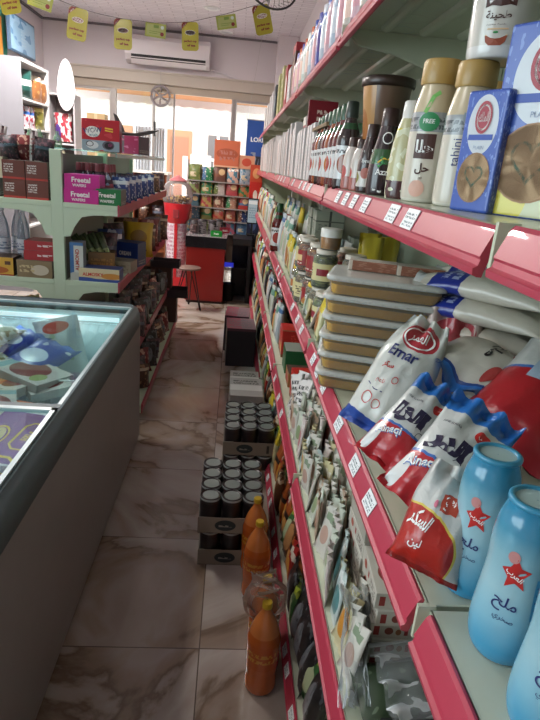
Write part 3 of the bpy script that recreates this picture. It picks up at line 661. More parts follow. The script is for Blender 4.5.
def softbag():
    w, h, d, nu, nv = .20, .17, .09, 20, 24
    m = film('soft_white_film', '#bdb9ae', [('v', .88, 1, '#2b6cba'), ('v', .86, .88, '#1d3f80')])
    mb = MB().pillow(w, h, d, nu, nv, seed=19, wr=.004, fat=.42, top=.02, bot=.01); o = mb.build('flour_bag', m); o['category'] = 'bag'
    decal('front_print', psurf(mb, w, h, nu, nv), [T('ملح', .024, .075, .03, 0, ar=True, bold=.03, rot=1.57, w=.06), ELL(-.012, .125, .011, .020, 1), ELL(-.016, .058, .010, .016, 1)], [K_, mat('ink_dull_red', '#a33a38', .5)], o)
    return o
BUILD['softbag'] = softbag
bagkind('pinkbag', 'sugar_bag', 'bag', .16, .26, .09, film('pinkish_clear_film', '#b5a198', [('e', .55, .8, .33, .13, '#a54048'), ('t', .3, .9, .55, .64, '#2d2c45', 1)]), seed=23, wr=.005)
def rice():
    w, h, d, nu, nv = .19, .28, .050, 18, 22
    m = film('rice_film', '#d2ccbd', [('v', .62, .86, '#26358f'), ('v', .93, 1, '#c9cbc8'), ('t', .1, .9, .66, .82, '#aeb6d8', 2)])
    mb = MB().pillow(w, h, d, nu, nv, seed=29, wr=.004, fat=.5, top=.012, bot=.012, pw=3.5); o = mb.build('rice_bag', m); o['category'] = 'bag'; return o
BUILD['rice'] = rice
# ---- tubs of honeycomb
def tub():
    def rr(L, D, r, z):
        q = []
        for cx, cy, a0 in ((L / 2 - r, D / 2 - r, 0), (-L / 2 + r, D / 2 - r, 90), (-L / 2 + r, -D / 2 + r, 180), (L / 2 - r, -D / 2 + r, 270)):
            for s in range(5): a = math.radians(a0 + 22.5 * s); q.append((cx + r * math.cos(a), cy + r * math.sin(a), z))
        return q
    def loft(mb, secs, m=0):
        n = 20; vs = [p for s in secs for p in s]; fs = [(i * n + k, i * n + (k + 1) % n, (i + 1) * n + (k + 1) % n, (i + 1) * n + k) for i in range(len(secs) - 1) for k in range(n)]
        mb.add(vs, fs, m, None, True); mb.add(secs[0], [list(range(n))[::-1]], m); mb.add(secs[-1], [list(range(n))], m); return mb
    clear = clear_mat('tub_plastic', '#e9e6d6', .10, .2)
    o = loft(MB(), [rr(.245, .155, .02, .0), rr(.252, .162, .022, .004), rr(.262, .172, .024, .030)]).build('honey_tub', clear); o['category'] = 'tub'
    loft(MB(), [rr(.238, .148, .018, .0015), rr(.246, .156, .02, .0045), rr(.251, .161, .022, .021)]).build('honey', mat('honey', '#f2b92a', .35, coat=.3, var=.12), o)
    loft(MB(), [rr(.270, .180, .026, .029), rr(.274, .184, .027, .0305), rr(.274, .184, .027, .036), rr(.266, .176, .025, .0395), rr(.25, .16, .02, .0395)]).build('lid', clear_mat('tub_lid', '#eceee6', .55, .22), o)
    st = MB()
    for k in range(9): st.box(-.112 + k * .028 - .003, -.112 + k * .028 + .003, -.0935, -.0905, .031, .035)
    st.build('lid_ribs', mat('tub_rib', '#b9bab0', .5), o)
    return o
BUILD['tub'] = tub
# ---- jars
def jar(kind, r, h, content, lidc, labc=None, lid_r=None, extra=(), name='pickle_jar', lh=.014):
    def f():
        lr = lid_r or r * .82
        prof = smooth_prof([(r * .9, 0), (r, .006), (r, h * .72), (r * .92, h * .82), (lr * .95, h * .88), (lr * .95, h - lh)], 3)
        o = MB().lathe(prof, 28).build(name, clear_mat('jar_glass', '#d6dcd0', .10, .05)); o['category'] = 'jar'
        MB().lathe([(r * .86, .003), (r * .94, .008), (r * .94, h * .74), (r * .7, h * .82)], 24).build('contents', content, o)
        MB().lathe([(lr, h - lh), (lr, h - .002), (lr - .003, h)], 28).build('lid', mat('lid_' + lidc.strip('#'), lidc, .35, coat=.2), o)
        if labc: MB().lathe([(r + .0006, h * .18), (r + .0006, h * .64)], 28, cap=False).build('paper_label', labc, o)
        return o
    BUILD[kind] = f
olive = mprint('pickled_olives', '#6f5a32', [('n', 9, .5, '#4a3a22'), ('n', 14, .62, '#93793f')]); redp = mprint('pickled_peppers', '#8c4a2a', [('n', 9, .52, '#5a2a1c'), ('n', 13, .6, '#b37b3a')])
cuc = mprint('pickled_cucumbers', '#5f6a34', [('n', 8, .5, '#3f4824'), ('n', 12, .6, '#8a8f4a')]); hon = mat('honey_jar', '#b5741c', .3, coat=.4)
lab_y = mprint('label_yellow', '#d8cf9a', [('e', .25, .5, .1, .35, '#d6b93a'), ('e', .25, .45, .06, .2, '#e6e3d0'), ('r', .68, .84, .3, .7, '#8c2430'), ('t', .4, .6, .2, .8, '#5b4a3a', 4)])
lab_w = mprint('label_white', '#dcdfda', [('e', .5, .4, .12, .3, '#b9763f'), ('e', .0, .4, .1, .3, '#9a5a2c'), ('t', .2, .8, .65, .9, '#55585a', 2), ('e', .25, .4, .1, .3, '#c08a3c'), ('e', .75, .4, .1, .3, '#8f4a3a')])
lab_r = mprint('label_red', '#9a2a2c', [('r', .1, .4, .3, .7, '#e3c890'), ('r', .6, .9, .3, .7, '#e3c890'), ('t', .1, .9, .1, .25, '#e8e0d0', 1)])
jar('jarolive', .042, .125, olive, '#cfc9ba', lab_y); jar('jarred', .042, .125, redp, '#d3cdbd', lab_r); jar('jarcuc', .042, .125, cuc, '#d6d0c0', lab_y); jar('jaryellow', .040, .115, olive, '#d7bd2f', lab_w)
jar('cupjar', .035, .07, hon, '#e4e4dc', None, .036, name='honey_cup', lh=.028)
jar('greenjar', .038, .15, mprint('green_sauce', '#3a3d2a', [('n', 8, .5, '#55322a')]), '#27502f', lab_w, .036, name='sauce_jar', lh=.024)
# ---- squeeze bottles on the shelf above
def tahini(kind, flip, labelmode):
    def f():
        prof = smooth_prof([(.0, 0), (.026, 0), (.0325, .004), (.034, .02), (.034, .10), (.033, .125), (.028, .150), (.0245, .165)], 3)
        body = mprint('tahini_film_%d' % labelmode, '#c7b795', [('v', 0, .76, '#cfc9b8'), ('v', .60, .76, '#9aa0a0'), ('t', .0, 1, .62, .74, '#5f6668', 2), ('v', 0, .035, '#d9d6ca')] if labelmode else [], rough=.25, coat=.4)
        o = MB().lathe(prof, 40).build('tahini_bottle', body); o['category'] = 'bottle'
        MB().lathe([(.0275, .163), (.0285, .166), (.028, .192), (.026, .196)], 36).build('cap', mat('tan_cap', '#b08e4c', .4, coat=.15), o)
        if labelmode == 1:
            decal('front_print', lsurf(prof, math.radians(-128)), [RECT(-.012, .018, .062, .096, 0, 5, 5), T('حلا', .003, .079, .018, 1, ar=True, bold=.03), T('حل', .004, .048, .016, 0, ar=True, bold=.03), ELL(.0, .02, .012, .012, 3), T('100', .004, .035, .003, 0, bold=0)], [B_, W_, G_, mat('ink_peach', '#dcae9a', .5)], o)
            decal('side_seal', lsurf(prof, math.radians(-128)), [ELL(.004, .112, .015, .013, 0), T('FREE', .004, .113, .006, 1, bold=.02), STROKE([(-.004, .124), (.004, .146), (.012, .152)], .006, 2)], [mat('ink_leaf', '#2f8a55', .5), W_, mat('ink_lime', '#7cbf62', .5)], o)
        else:
            decal('front_print', lsurf(prof, math.radians(-90)), [RECT(-.02, .02, .118, .128, 2, 5, 2), T('TAHINI', -.002, .123, .005, 1, bold=0), T('tahini', -.024, .075, .012, 0, rot=1.57, bold=.0), STROKE([(.020, .10), (.026, .10), (.026, .075), (.019, .074), (.02, .088)], .002, 3), STROKE([(.020, .066), (.026, .066), (.026, .043), (.019, .042), (.02, .055)], .002, 3)], [N_, W_, mat('ink_slate', '#8c9ba2', .5), K_], o)
        return o
    BUILD[kind] = f
tahini('tahA', 0, 1); tahini('tahB', 0, 2)
def tahbig():
    prof = smooth_prof([(.0, 0), (.034, 0), (.040, .004), (.0415, .018), (.043, .06), (.0445, .11), (.044, .15), (.038, .18), (.030, .20)], 3)
    o = MB().lathe(prof, 44).build('tahini_bottle', mprint('tahini_big_film', '#cbc8bd', [('v', 0, .07, '#d9d9d4')], rough=.22, coat=.5)); o['category'] = 'bottle'
    MB().lathe([(.032, .198), (.033, .202), (.033, .235)], 36).build('cap', mat('tan_cap', '#b08e4c', .4, coat=.15), o)
    bowl = [(-.015, .036), (.015, .036), (.013, .026), (.008, .0205), (-.008, .0205), (-.013, .026)]
    cartouche = [(-.021, .080), (-.012, .083), (0, .0805), (.012, .083), (.020, .081), (.021, .130), (-.021, .130)]
    sfb = lsurf(prof, math.radians(-122)); decal('front_print', lambda a, b: sfb(a * .92, b * .72 - .002), [(cartouche + [(0, .105)], [(i, (i + 1) % 7, 7) for i in range(7)], 0), T('حلواني', .0, .097, .019, 1, ar=True, bold=.025, w=.038), T('طحينة', -.001, .067, .016, 0, ar=True, bold=.02, w=.034), T('طحينة سمسم', -.002, .053, .0035, 0, ar=True, bold=0, w=.026),
           RECT(-.013, .015, .045, .0475, 4, 6, 1), (bowl + [(0, .029)], [(i, (i + 1) % 6, 6) for i in range(6)], 2), STROKE([(-.015, .036), (.015, .036)], .003, 4), ELL(-.001, .041, .0035, .002, 3)], [B_, W_, mat('ink_bowl', '#9a4a30', .5), G_, mat('ink_cream', '#d9b98e', .5)], o)
    return o
BUILD['tahbig'] = tahbig
def bluebox(kind, w, h, d, sc):
    def f():
        blue = mprint('blue_pack_side', '#3a55a8', [('n', 18, .6, '#7f97cf'), ('n', 11, .66, '#a9b8df')], rough=.3); 
        fr = mprint('blue_pack_front_%s' % kind, '#3d5cb0', [('n', 16, .62, '#6f8bcc')] + ([('v', 0, .14, '#3d5cb0')] if kind == 'bbA' else [('v', 0, .34, '#cbd0a9'), ('e', .05, .12, .5, .26, '#d8cf55')]) + [('e', .5, .72, .36, .24, '#ccd3d8')], rough=.3)
        o = MB().box(-w / 2, w / 2, -d / 2, d / 2, 0, h, [1, 1, 0, 0, 2, 2]).build('biscuit_pack', [fr, blue, blue], None, .004, 3); o['category'] = 'packet'
        s = lambda a, b: (a, -d / 2 - .0008, b)
        cy = .30 * h
        decal('front_print', s, [ELL(0, h * .29, w * .40, h * .21, 0), ELL(0, h * .29, w * .385, h * .20, 1), HEART(.0, h * .31, w * .22, .004 if kind == 'bbB' else .003, 2), ELL(0, h * .78, w * .2, h * .13, 3), ELL(0, h * .78, w * .16, h * .105, 4, r0=.85), T('الملك', 0, h * .785, h * .08, 4, ar=True, bold=.03, w=w * .24),
                         RECT(-w * .3, w * .3, h * .60, h * .645, 5, 6, 1), T('PLAIN', 0, h * .54, h * .03, 6, bold=.0)], [mat('ink_biscuit_rim', '#a5805a', .5), mat('ink_biscuit', '#cfae86', .6), mat('ink_teal', '#3f7f6c', .5), mat('ink_seal', '#a83a48', .4), W_, mat('ink_band_blue', '#3050a8', .4), mat('ink_greyblue', '#8c9db8', .5)], o)
        return o
    BUILD[kind] = f
bluebox('bbA', .068, .155, .030, 1); bluebox('bbB', .13, .23, .06, 1)
def coffee():
    prof = [(.040, 0), (.042, .003), (.0585, .150)]
    fm = mprint('coffee_tub_film', '#cfc9bd', [('u', .30, .48, '#b98a52'), ('u', .48, .75, '#6c5443'), ('e', .36, .35, .06, .3, '#a5662c'), ('e', .30, .2, .04, .12, '#8c4a20'), ('e', .28, .9, .05, .12, '#3c3030')], rough=.3)
    o = MB().lathe(prof, 44).build('coffee_tub', fm); o['category'] = 'tub'
    MB().lathe([(.0585, .146), (.0625, .148), (.0635, .156), (.0625, .166), (.055, .169), (.054, .165)], 44, cap=True).build('lid', mat('dark_brown_lid', '#35261f', .35, coat=.2), o)
    return o
BUILD['coffee'] = coffee
def tapered(kind, name, cat, prof, m, capm, capz, print_fn=None):
    def f():
        p = smooth_prof(prof, 3); o = MB().lathe(p, 30).build(name, m); o['category'] = cat
        r = prof[-1][0]; MB().lathe([(r + .0015, capz), (r + .002, capz + .004), (r + .0005, prof[-1][1] + .022), (r - .002, prof[-1][1] + .024)], 28).build('cap', capm, o)
        if print_fn: print_fn(o, p)
        return o
    BUILD[kind] = f
dk = mat('choc_cap', '#3a2722', .35, coat=.2)
def pr_syrup(o, p):
    decal('front_print', lsurf(p, math.radians(-110)), [ELL(.002, .115, .011, .012, 0, r0=.8), STROKE([(-.014, .062), (-.002, .072), (.016, .070)], .016, 1), STROKE([(-.012, .066), (.0, .075), (.014, .073)], .003, 2), T('Azzi', .0, .048, .012, 0, bold=.02), STROKE([(-.016, .012), (.0, .008), (.018, .013)], .004, 0)], [W_, G_, Y_], o)
tapered('syrupG', 'syrup_bottle', 'bottle', [(.0, 0), (.028, 0), (.033, .006), (.034, .04), (.031, .075), (.022, .115), (.0165, .15)], mprint('syrup_green', '#2a1b1e', [('v', .42, .62, '#2f5a34')], rough=.22, coat=.5), dk, .138, pr_syrup)
def pr_cream(o, p): decal('front_print', lsurf(p, math.radians(-115)), [T('Syrup', .0, .08, .012, 0, bold=.02), ELL(0, .05, .013, .014, 1), STROKE([(-.012, .105), (.012, .108)], .006, 0)], [W_, mat('ink_cherry', '#b36a5c', .5)], o)
tapered('syrupD', 'syrup_bottle', 'bottle', [(.0, 0), (.026, 0), (.030, .006), (.031, .04), (.030, .08), (.024, .115), (.0155, .15)], mprint('syrup_dark', '#33211f', [('v', .1, .36, '#cfcac0'), ('e', .45, .25, .14, .12, '#7f7d35')], rough=.22, coat=.5), dk, .138, pr_cream)
tapered('syrupY', 'syrup_bottle', 'bottle', [(.0, 0), (.026, 0), (.030, .006), (.031, .05), (.028, .09), (.023, .12), (.0155, .145)], mprint('syrup_pale', '#b9b68a', [('v', .0, .22, '#4a2b2c'), ('v', .78, .84, '#cdbf3a'), ('n', 7, .56, '#cfd3b2')], rough=.25, coat=.4), mat('white_cap', '#d9d8cf', .35, coat=.2), .134)
tapered('syrupP', 'syrup_bottle', 'bottle', [(.0, 0), (.026, 0), (.030, .006), (.030, .08), (.025, .11), (.0165, .13)], mprint('syrup_pink', '#cfc5bb', [('v', .0, .3, '#a8655c'), ('e', .45, .4, .12, .15, '#b34a44')], rough=.25, coat=.4), dk, .12)
def ketch(kind, c1, c2, capc, sc=1.0):
    tapered(kind, 'sauce_bottle', 'bottle', [(.0, 0), (.024, 0), (.029, .005), (.029, .10), (.026, .12), (.015, .150), (.0135, .17)], mprint('sauce_' + kind, c1, [('v', .12, .56, '#d6d9d8'), ('e', .45, .32, .11, .13, c2), ('e', .72, .32, .11, .13, c2), ('t', .3, .9, .46, .54, '#444444', 1), ('v', .78, .86, '#27502f')], rough=.2, coat=.5), mat('cap_' + kind, capc, .35, coat=.2), .158)
ketch('ketR', '#5a1c18', '#a3392c', '#1f4a2c'); ketch('ketB', '#2a1a18', '#8c4a2c', '#26332a'); ketch('ketO', '#8c4420', '#b8702c', '#1f4a2c')
# ---- boxes and cartons
wc = mprint('white_carton', '#dcd6d4', [('u', .0, .05, '#b9a9a6'), ('t', .3, .7, .1, .9, '#c3b3b2', 12)], .5, .05); wcs = mat('white_carton_side', '#d5cfcc', .55, var=.08)
BUILD['carton'] = K('tall_carton', 'carton', lambda: [(MB().box(-.13, .13, -.028, .028, 0, .27, [0, 0, 1, 1, 1, 1]), None, [wc, wcs], .0015)])
BUILD['cartonL'] = K('tall_carton', 'carton', lambda: [(MB().box(-.13, .13, -.022, .022, 0, .235, [0, 0, 1, 1, 1, 1]), None, [mprint('cream_carton', '#e0dbd0', [('u', .8, 1, '#a94a4a'), ('t', .2, .6, .1, .9, '#bfb0a0', 10)], .5, .05), wcs], .0015)])
rc = mprint('crimson_carton', '#7c1522', [('t', .30, .70, .25, .75, '#d9c5b5', 2)], .4)
boxkind('redcarton', 'crimson_carton', 'carton', .13, .06, .15, rc, rc)
def seedcarton():
    fr = mprint('spice_carton_front', '#b9b4a8', [('r', .04, .10, .2, .8, '#8c2c28'), ('e', .20, .5, .045, .24, '#7a3a2e'), ('e', .30, .45, .03, .2, '#8c5a3a'), ('r', .36, .40, .25, .75, '#8c2c28'), ('e', .50, .5, .035, .25, '#3b2f2a'), ('t', .56, .68, .2, .8, '#6b5f58', 3), ('r', .72, .745, .1, .9, '#8c2c28'), ('t', .80, 1, .1, .9, '#6b5f58', 5), ('u', .745, .752, '#55504a')], .5, .05)
    tp = mprint('spice_carton_top', '#c4c0b4', [('e', .35, .4, .28, .3, '#8c3f34'), ('e', .30, .45, .12, .15, '#5a3026'), ('t', .6, .95, .2, .8, '#7f4f45', 4)], .5, .05)
    sd = mprint('spice_carton_side', '#b9b4a8', [('e', .25, .5, .08, .25, '#9a4a3a'), ('r', .45, .52, .3, .7, '#8c2c28'), ('t', .6, .92, .2, .8, '#6b5f58', 3)], .5, .05)
    return K('spice_carton', 'carton', lambda: [(MB().box(-.10, .10, -.075, .075, 0, .038, [1, 1, 0, 0, 2, 2]), None, [fr, sd, tp], .0012)])()
BUILD['spice'] = seedcarton
def sach(kind, base, layers, w=.085, h=.13, d=.012, name='spice_sachet', cat='sachet', **kw):
    m = mprint('film_' + kind, base, layers, rough=.3, coat=0 if kind[:2] == 'fz' else .3)
    def f():
        o = MB().pillow(w, h, d, 6, 8, seed=len(BUILD), wr=.003, fat=.45, top=.012, bot=.01, pw=3).build(name, m); o['category'] = cat; return o
    BUILD[kind] = f
sach('sW', '#d6d3c8', [('e', .5, .42, .3, .18, '#c2a090'), ('r', .2, .8, .72, .86, '#8a9a80')]); sach('sG', '#ccd3c3', [('e', .5, .4, .3, .2, '#93a37a'), ('r', .1, .9, .75, .85, '#d8dccd')])
sach('sP', '#d6cac5', [('e', .5, .45, .3, .2, '#bf757a'), ('r', .2, .8, .75, .86, '#e5e0d8')]); sach('sY', '#d0c79c', [('e', .5, .45, .36, .24, '#c98a3a'), ('r', .15, .85, .74, .85, '#e5e3d0')])
sach('sO', '#ccb39b', [('e', .5, .4, .36, .26, '#9c6e50'), ('r', .2, .8, .76, .87, '#d8d0c3')]); sach('sT', '#c5d3cf', [('e', .5, .4, .36, .25, '#5c8f90'), ('r', .2, .8, .74, .85, '#e8ece8')])
SM = ['sW', 'sG', 'sW', 'sP', 'sY', 'sW', 'sO', 'sG', 'sT']
SN = {'sW': 'white spice sachet with a tan picture', 'sG': 'pale sachet with a green herb picture', 'sP': 'pale pink sachet with a red picture', 'sY': 'yellowish spice sachet', 'sO': 'tan paper spice sachet', 'sT': 'white and teal spice sachet'}
sach('bY', '#d5cf9f', [('v', .66, 1, '#d8c23a'), ('e', .5, .4, .35, .25, '#b5773a'), ('r', .1, .9, .05, .12, '#5f8a50')], .11, .15, .035, 'snack_bag', 'packet'); sach('bW', '#d5d8d2', [('v', .72, .9, '#6fa08c'), ('e', .5, .4, .3, .25, '#a8b99a')], .11, .16, .035, 'pasta_bag', 'packet')
sach('bR', '#a52a28', [('v', .7, .85, '#e0d8c8'), ('e', .5, .35, .32, .25, '#e0a040')], .11, .16, .035, 'snack_bag', 'packet'); sach('bG', '#3d6a3c', [('e', .5, .5, .35, .25, '#b9c9a0'), ('v', .85, 1, '#a8b83a')], .11, .15, .035, 'snack_bag', 'packet')
sach('bO', '#a8572a', [('v', .5, .62, '#2a2422'), ('e', .5, .3, .3, .2, '#d9a05a')], .10, .16, .03, 'noodle_packet', 'packet'); sach('bK', '#2b2a2c', [('e', .5, .5, .25, .3, '#7c8288'), ('n', 6, .62, '#5c6268')], .12, .17, .05, 'black_packet', 'packet')
sach('bC', '#b7c4c8', [('e', .5, .5, .35, .3, '#e1e5e4'), ('v', .8, .9, '#3f6a9a')], .11, .16, .04, 'pasta_bag', 'packet'); sach('bZ', '#e0dedb', [('t', .1, .9, .1, .9, '#1f1d20', 5)], .07, .17, .02, 'candy_strip', 'packet')
sach('bD', '#3a4a34', [('n', 4, .6, '#6a7a62'), ('v', .8, .9, '#8f998a')], .12, .16, .05, 'green_packet', 'packet')
sach('bB', '#2b4486', [('e', .5, .5, .38, .25, '#9fb0d0'), ('v', .8, .9, '#d8dbe0')], .12, .16, .05, 'snack_bag', 'packet'); sach('bN', '#6a4630', [('e', .5, .5, .35, .28, '#b98a5a'), ('v', .82, .92, '#d5c4a8')], .12, .17, .05, 'snack_bag', 'packet')
# ================================================================= GOODS ON THE RIGHT-HAND SHELVES
# --- shelf at chest height (z = 1.105)
Z3 = SZ[3]
sg = 'blue salt bottles at the near end'
for i, (x, y, r, l) in enumerate([(.333, .582, 4, 'blue sleeved salt bottle beside the gap in the pink rail, farthest in the front row'), (.331, .484, 7, 'blue sleeved salt bottle in the middle of the front row'), (.331, .386, 3, 'blue sleeved salt bottle nearest the camera'),
                            (.415, .545, 60, 'blue salt bottle in the back row behind the farthest front bottle'), (.413, .452, 20, 'blue salt bottle in the back row behind the middle front bottle'), (.413, .36, 70, 'blue salt bottle in the back row, nearest the camera')]):
    put('salt', (x, y, Z3), (0, 0, math.radians(r - 52)), l, sg)
put2('emar', (0.293, 0.998, 1.118), (0.409, 1.068, 1.335), (-.6, -1, .35), .27, 'white sugar bag lettered Emar with a red crest, leaning on the honey tubs', 'sugar bags')
put2('crownA', (0.272, 0.840, 1.135), (0.401, 0.923, 1.250), (-.5, -.9, .75), .235, 'red, white and blue sugar bag lying just below the Emar bag', 'sugar bags')
put2('crownB', (0.283, 0.702, 1.145), (0.422, 0.785, 1.270), (-.5, -.8, .8), .235, 'red, white and blue sugar bag with large black lettering, behind the clear red one', 'sugar bags')
put2('clearbag', (0.263, 0.574, 1.130), (0.318, 0.627, 1.250), (-.6, -.9, .45), .205, 'shiny clear sugar bag with red swoosh and crest, beside the salt bottles', 'sugar bags')
put2('redbag', (0.489, 0.853, 1.170), (0.723, 1.025, 1.310), (-.35, -.8, .6), .30, 'large red sugar bag with a small jug picture, at the right edge', 'sugar bags')
put2('softbag', (0.608, 1.080, 1.240), (0.443, 0.957, 1.235), (-.1, -.6, .9), .17, 'small white bag with two red ovals, lying on the heap below the rice bags', 'sugar bags')
put2('pinkbag', (.46, 1.10, Z3 + .03), (.50, 1.18, 1.335), (-.5, -1, .3), .26, 'cloudy pinkish sugar bag standing behind the Emar bag', 'sugar bags')
put2('redbag', (.62, 1.10, Z3 + .05), (.66, 1.14, 1.27), (-.3, -.8, .7), .30, 'red bag half hidden below the stack of rice bags', 'sugar bags')
put2('crownA', (.47, .93, Z3 + .04), (.54, 1.02, 1.24), (-.2, -.8, .8), .235, 'bag with a crumpled blue top wedged in the middle of the sugar bag heap', 'sugar bags')
for k in range(4):
    put2('rice', (.690, 1.10 - .01 * k, Z3 + .135 + .052 * k), (.475 + .012 * (k % 2), 1.30 + .006 * k, Z3 + .135 + .052 * k), (-.05, -.1, 1), .28, 'flat rice bag with navy band, ' + ['bottom', 'second from the bottom', 'third from the bottom', 'top'][k] + ' of its stack', 'rice bags stacked flat')
put('redcarton', (.585, 1.24, Z3), 0, 'carton hidden under the stack of rice bags', None, (1.2, 2.4, .72))
for k in range(6):
    put('tub', (.370 + .002 * (k % 2), 1.305 + .003 * math.sin(k * 2), Z3 + .0005 + .0462 * k), math.radians(-17 + 1.5 * math.sin(k * 3)), 'clear honeycomb tub, ' + ['bottom one of the stack, on the shelf', 'second from the bottom of the stack', 'third from the bottom of the stack', 'fourth from the bottom of the stack', 'second from the top of the stack', 'top one of the stack, two bars on its lid'][k], 'honeycomb tubs in a stack', (1, 1, 1.16))
hb = mprint('halva_wrap', '#8f5a44', [('n', 5, .55, '#a87660'), ('u', .0, .08, '#cdbfae')], .3, .3)
boxkind('bar', 'halva_bar', 'bar', .115, .05, .024, hb, mat('halva_end', '#cdc5b8', .5))
put('bar', (.345, 1.35, 1.3835), math.radians(-16), 'pinkish brown wrapped bar on the honey tub lid, left one', 'wrapped bars on the honey tubs')
put('bar', (.455, 1.315, 1.3835), math.radians(-14), 'pinkish brown wrapped bar on the honey tub lid, right one', 'wrapped bars on the honey tubs')
# jars beyond the tubs: two tiers and a cup
jl = [('jarcuc', .318, 1.80, 0, 'front lower tier, nearest'), ('jarolive', .318, 1.90, 0, 'front lower tier, second'), ('jaryellow', .316, 2.0, 0, 'front lower tier, third, yellow lid'), ('jarred', .316, 2.10, 0, 'front lower tier, fourth'), ('jarolive', .41, 1.78, 0, 'back lower tier, nearest'), ('jarred', .41, 1.88, 0, 'back lower tier, second'), ('jarcuc', .41, 1.98, 0, 'back lower tier, third'), ('jarolive', .41, 2.08, 0, 'back lower tier, fourth'),
      ('jarcuc', .320, 1.90, 1, 'upper tier, under the honey cup'), ('jarred', .318, 2.06, 1, 'upper tier, farthest'), ('jarolive', .405, 1.82, 1, 'upper tier, behind the honey tubs'), ('jarred', .41, 1.98, 1, 'upper tier, back row')]
for kd, x, y, t_, d in jl:
    put(kd, (x, y, Z3 + .1255 * t_ + (0 if t_ == 0 else 0)), rnd.uniform(0, 6), {'jarcuc': 'pickle jar of green cucumbers, ', 'jarolive': 'pickle jar of brown olives, ', 'jaryellow': 'yellow-lidded pickle jar, ', 'jarred': 'pickle jar of red peppers with a red label, '}[kd] + d, 'pickle jars')
put('cupjar', (.330, 1.90, Z3 + .2512), .3, 'white-lidded plastic cup of amber honey standing on the pickle jars')
for i, (x, y) in enumerate([(.475, 1.92), (.50, 2.05), (.545, 1.96)]): put('bY', (x, y, Z3 + .001), (.0, 0, math.radians(-8 + 5 * i)), 'tall yellow and white packet standing behind the pickle jars, ' + ['leftmost', 'farthest', 'rightmost'][i], 'packets behind the jars', (.75, 1, 2.0))
for i, (kd, x, y, t_) in enumerate([('jarolive', .300, 2.20, 0), ('jarcuc', .302, 2.29, 0), ('jaryellow', .300, 2.38, 0), ('jarred', .392, 2.20, 0), ('jarred', .301, 2.20, 1), ('jarolive', .303, 2.30, 1), ('jaryellow', .39, 2.21, 1), ('jarcuc', .39, 2.30, 0)]):
    put(kd, (x, y, Z3 + .1255 * t_), rnd.uniform(0, 6), {'jarcuc': 'green cucumber jar', 'jarolive': 'brown olive jar', 'jaryellow': 'yellow-lidded jar', 'jarred': 'red pepper jar'}[kd] + ' in the farther jar block, %s, %s' % ('upper tier' if t_ else 'lower tier', ['front row nearest', 'front row second', 'front row third', 'back row nearest', 'front row nearest', 'front row second', 'back row nearest', 'back row second'][i]), 'pickle jars')
# loose sachets spilling in front of the jars
for i in range(22):
    y = 1.43 + (i % 15) * .058; x = .276 + .012 * (i % 2) if i < 15 else .33; y = y if i < 15 else 1.44 + .045 * (i - 15)
    put(['bY', 'sY', 'bW', 'sG', 'bY', 'sW', 'sP'][i % 7], (x, y, Z3 + .004), (math.radians(-14 + rnd.uniform(-6, 6)), math.radians(rnd.uniform(-8, 8)), math.radians(-90 + rnd.uniform(-25, 25))), 'small sachet leaning by the honey tubs, ' + (ORD[i] + ' in the front row' if i < 15 else ORD[i - 15] + ' in the back row'), 'sachets by the honey tubs', (1, .8, .62 if 5 < i < 15 else .9))
def rowfill(tag_, kinds, names, y0, y1, step, x, z, where, group, rx=0, jit=.1, s=1, face=-90, lean=0, xj=.006):
    n = int((y1 - y0) / step); cnt = {}
    for i in range(n):
        kd = kinds[i % len(kinds)] if not callable(kinds) else kinds(i)
        lab = '%s %s, %s along' % (names[kd] if isinstance(names, dict) else names, where, ORD[i])
        sc = s if isinstance(s, tuple) else (s, s, s)
        cnt[kd] = cnt.get(kd, 0) + 1
        put(kd, (x + rnd.uniform(-xj, xj), y0 + (i + .5) * step, z + .001), (math.radians(lean + rnd.uniform(-1, 1) * 30 * jit), math.radians(rnd.uniform(-1, 1) * 20 * jit), math.radians(face + rnd.uniform(-1, 1) * 60 * jit)), lab, group, sc)
BNM = {'bY': 'yellow-topped snack bag', 'bW': 'green-banded white pasta bag', 'bR': 'red snack bag', 'bG': 'green snack bag', 'bO': 'orange noodle packet', 'bK': 'black shiny packet', 'bC': 'pale blue pasta bag', 'bZ': 'black and white candy strip', 'bB': 'blue snack bag', 'bN': 'brown snack bag'}
far = ['bW', 'bC', 'bY', 'bW', 'bR', 'bC', 'bG', 'bW', 'bN']
rowfill('a', ['bW', 'bY', 'bW', 'bC', 'bY'], BNM, 2.44, 3.1, .05, .295, Z3, 'on the chest-high shelf just beyond the jars', 'bags beyond the pickle jars', s=(1, 1, 1.2), lean=-6)
rowfill('b', far, BNM, 3.1, 5.0, .075, .30, Z3, 'halfway along the chest-high shelf', 'bags along the middle of the chest-high shelf', s=(1.1, 1.2, 1.5), lean=-6)
rowfill('c', far, BNM, 5.0, 7.1, .13, .30, Z3, 'at the far end of the chest-high shelf', 'bags at the far end of the chest-high shelf', s=(1.2, 1.5, 1.7), lean=-6)
rowfill('d', ['bW', 'bC', 'bN'], BNM, 2.2, 3.4, .12, .46, Z3, 'in the back row beyond the pickle jars', 'back row beyond the pickle jars', s=(1.3, 1.3, 1.5))
grey = mprint('grey_carton_end', '#8f9484', [('r', .46, .54, 0, 1, '#3f433c'), ('v', .47, .53, '#50544a'), ('t', .1, .4, .1, .4, '#5f645a', 3)], .6, 0)
boxkind('greybox', 'grey_carton', 'carton', .10, .12, .085, grey)
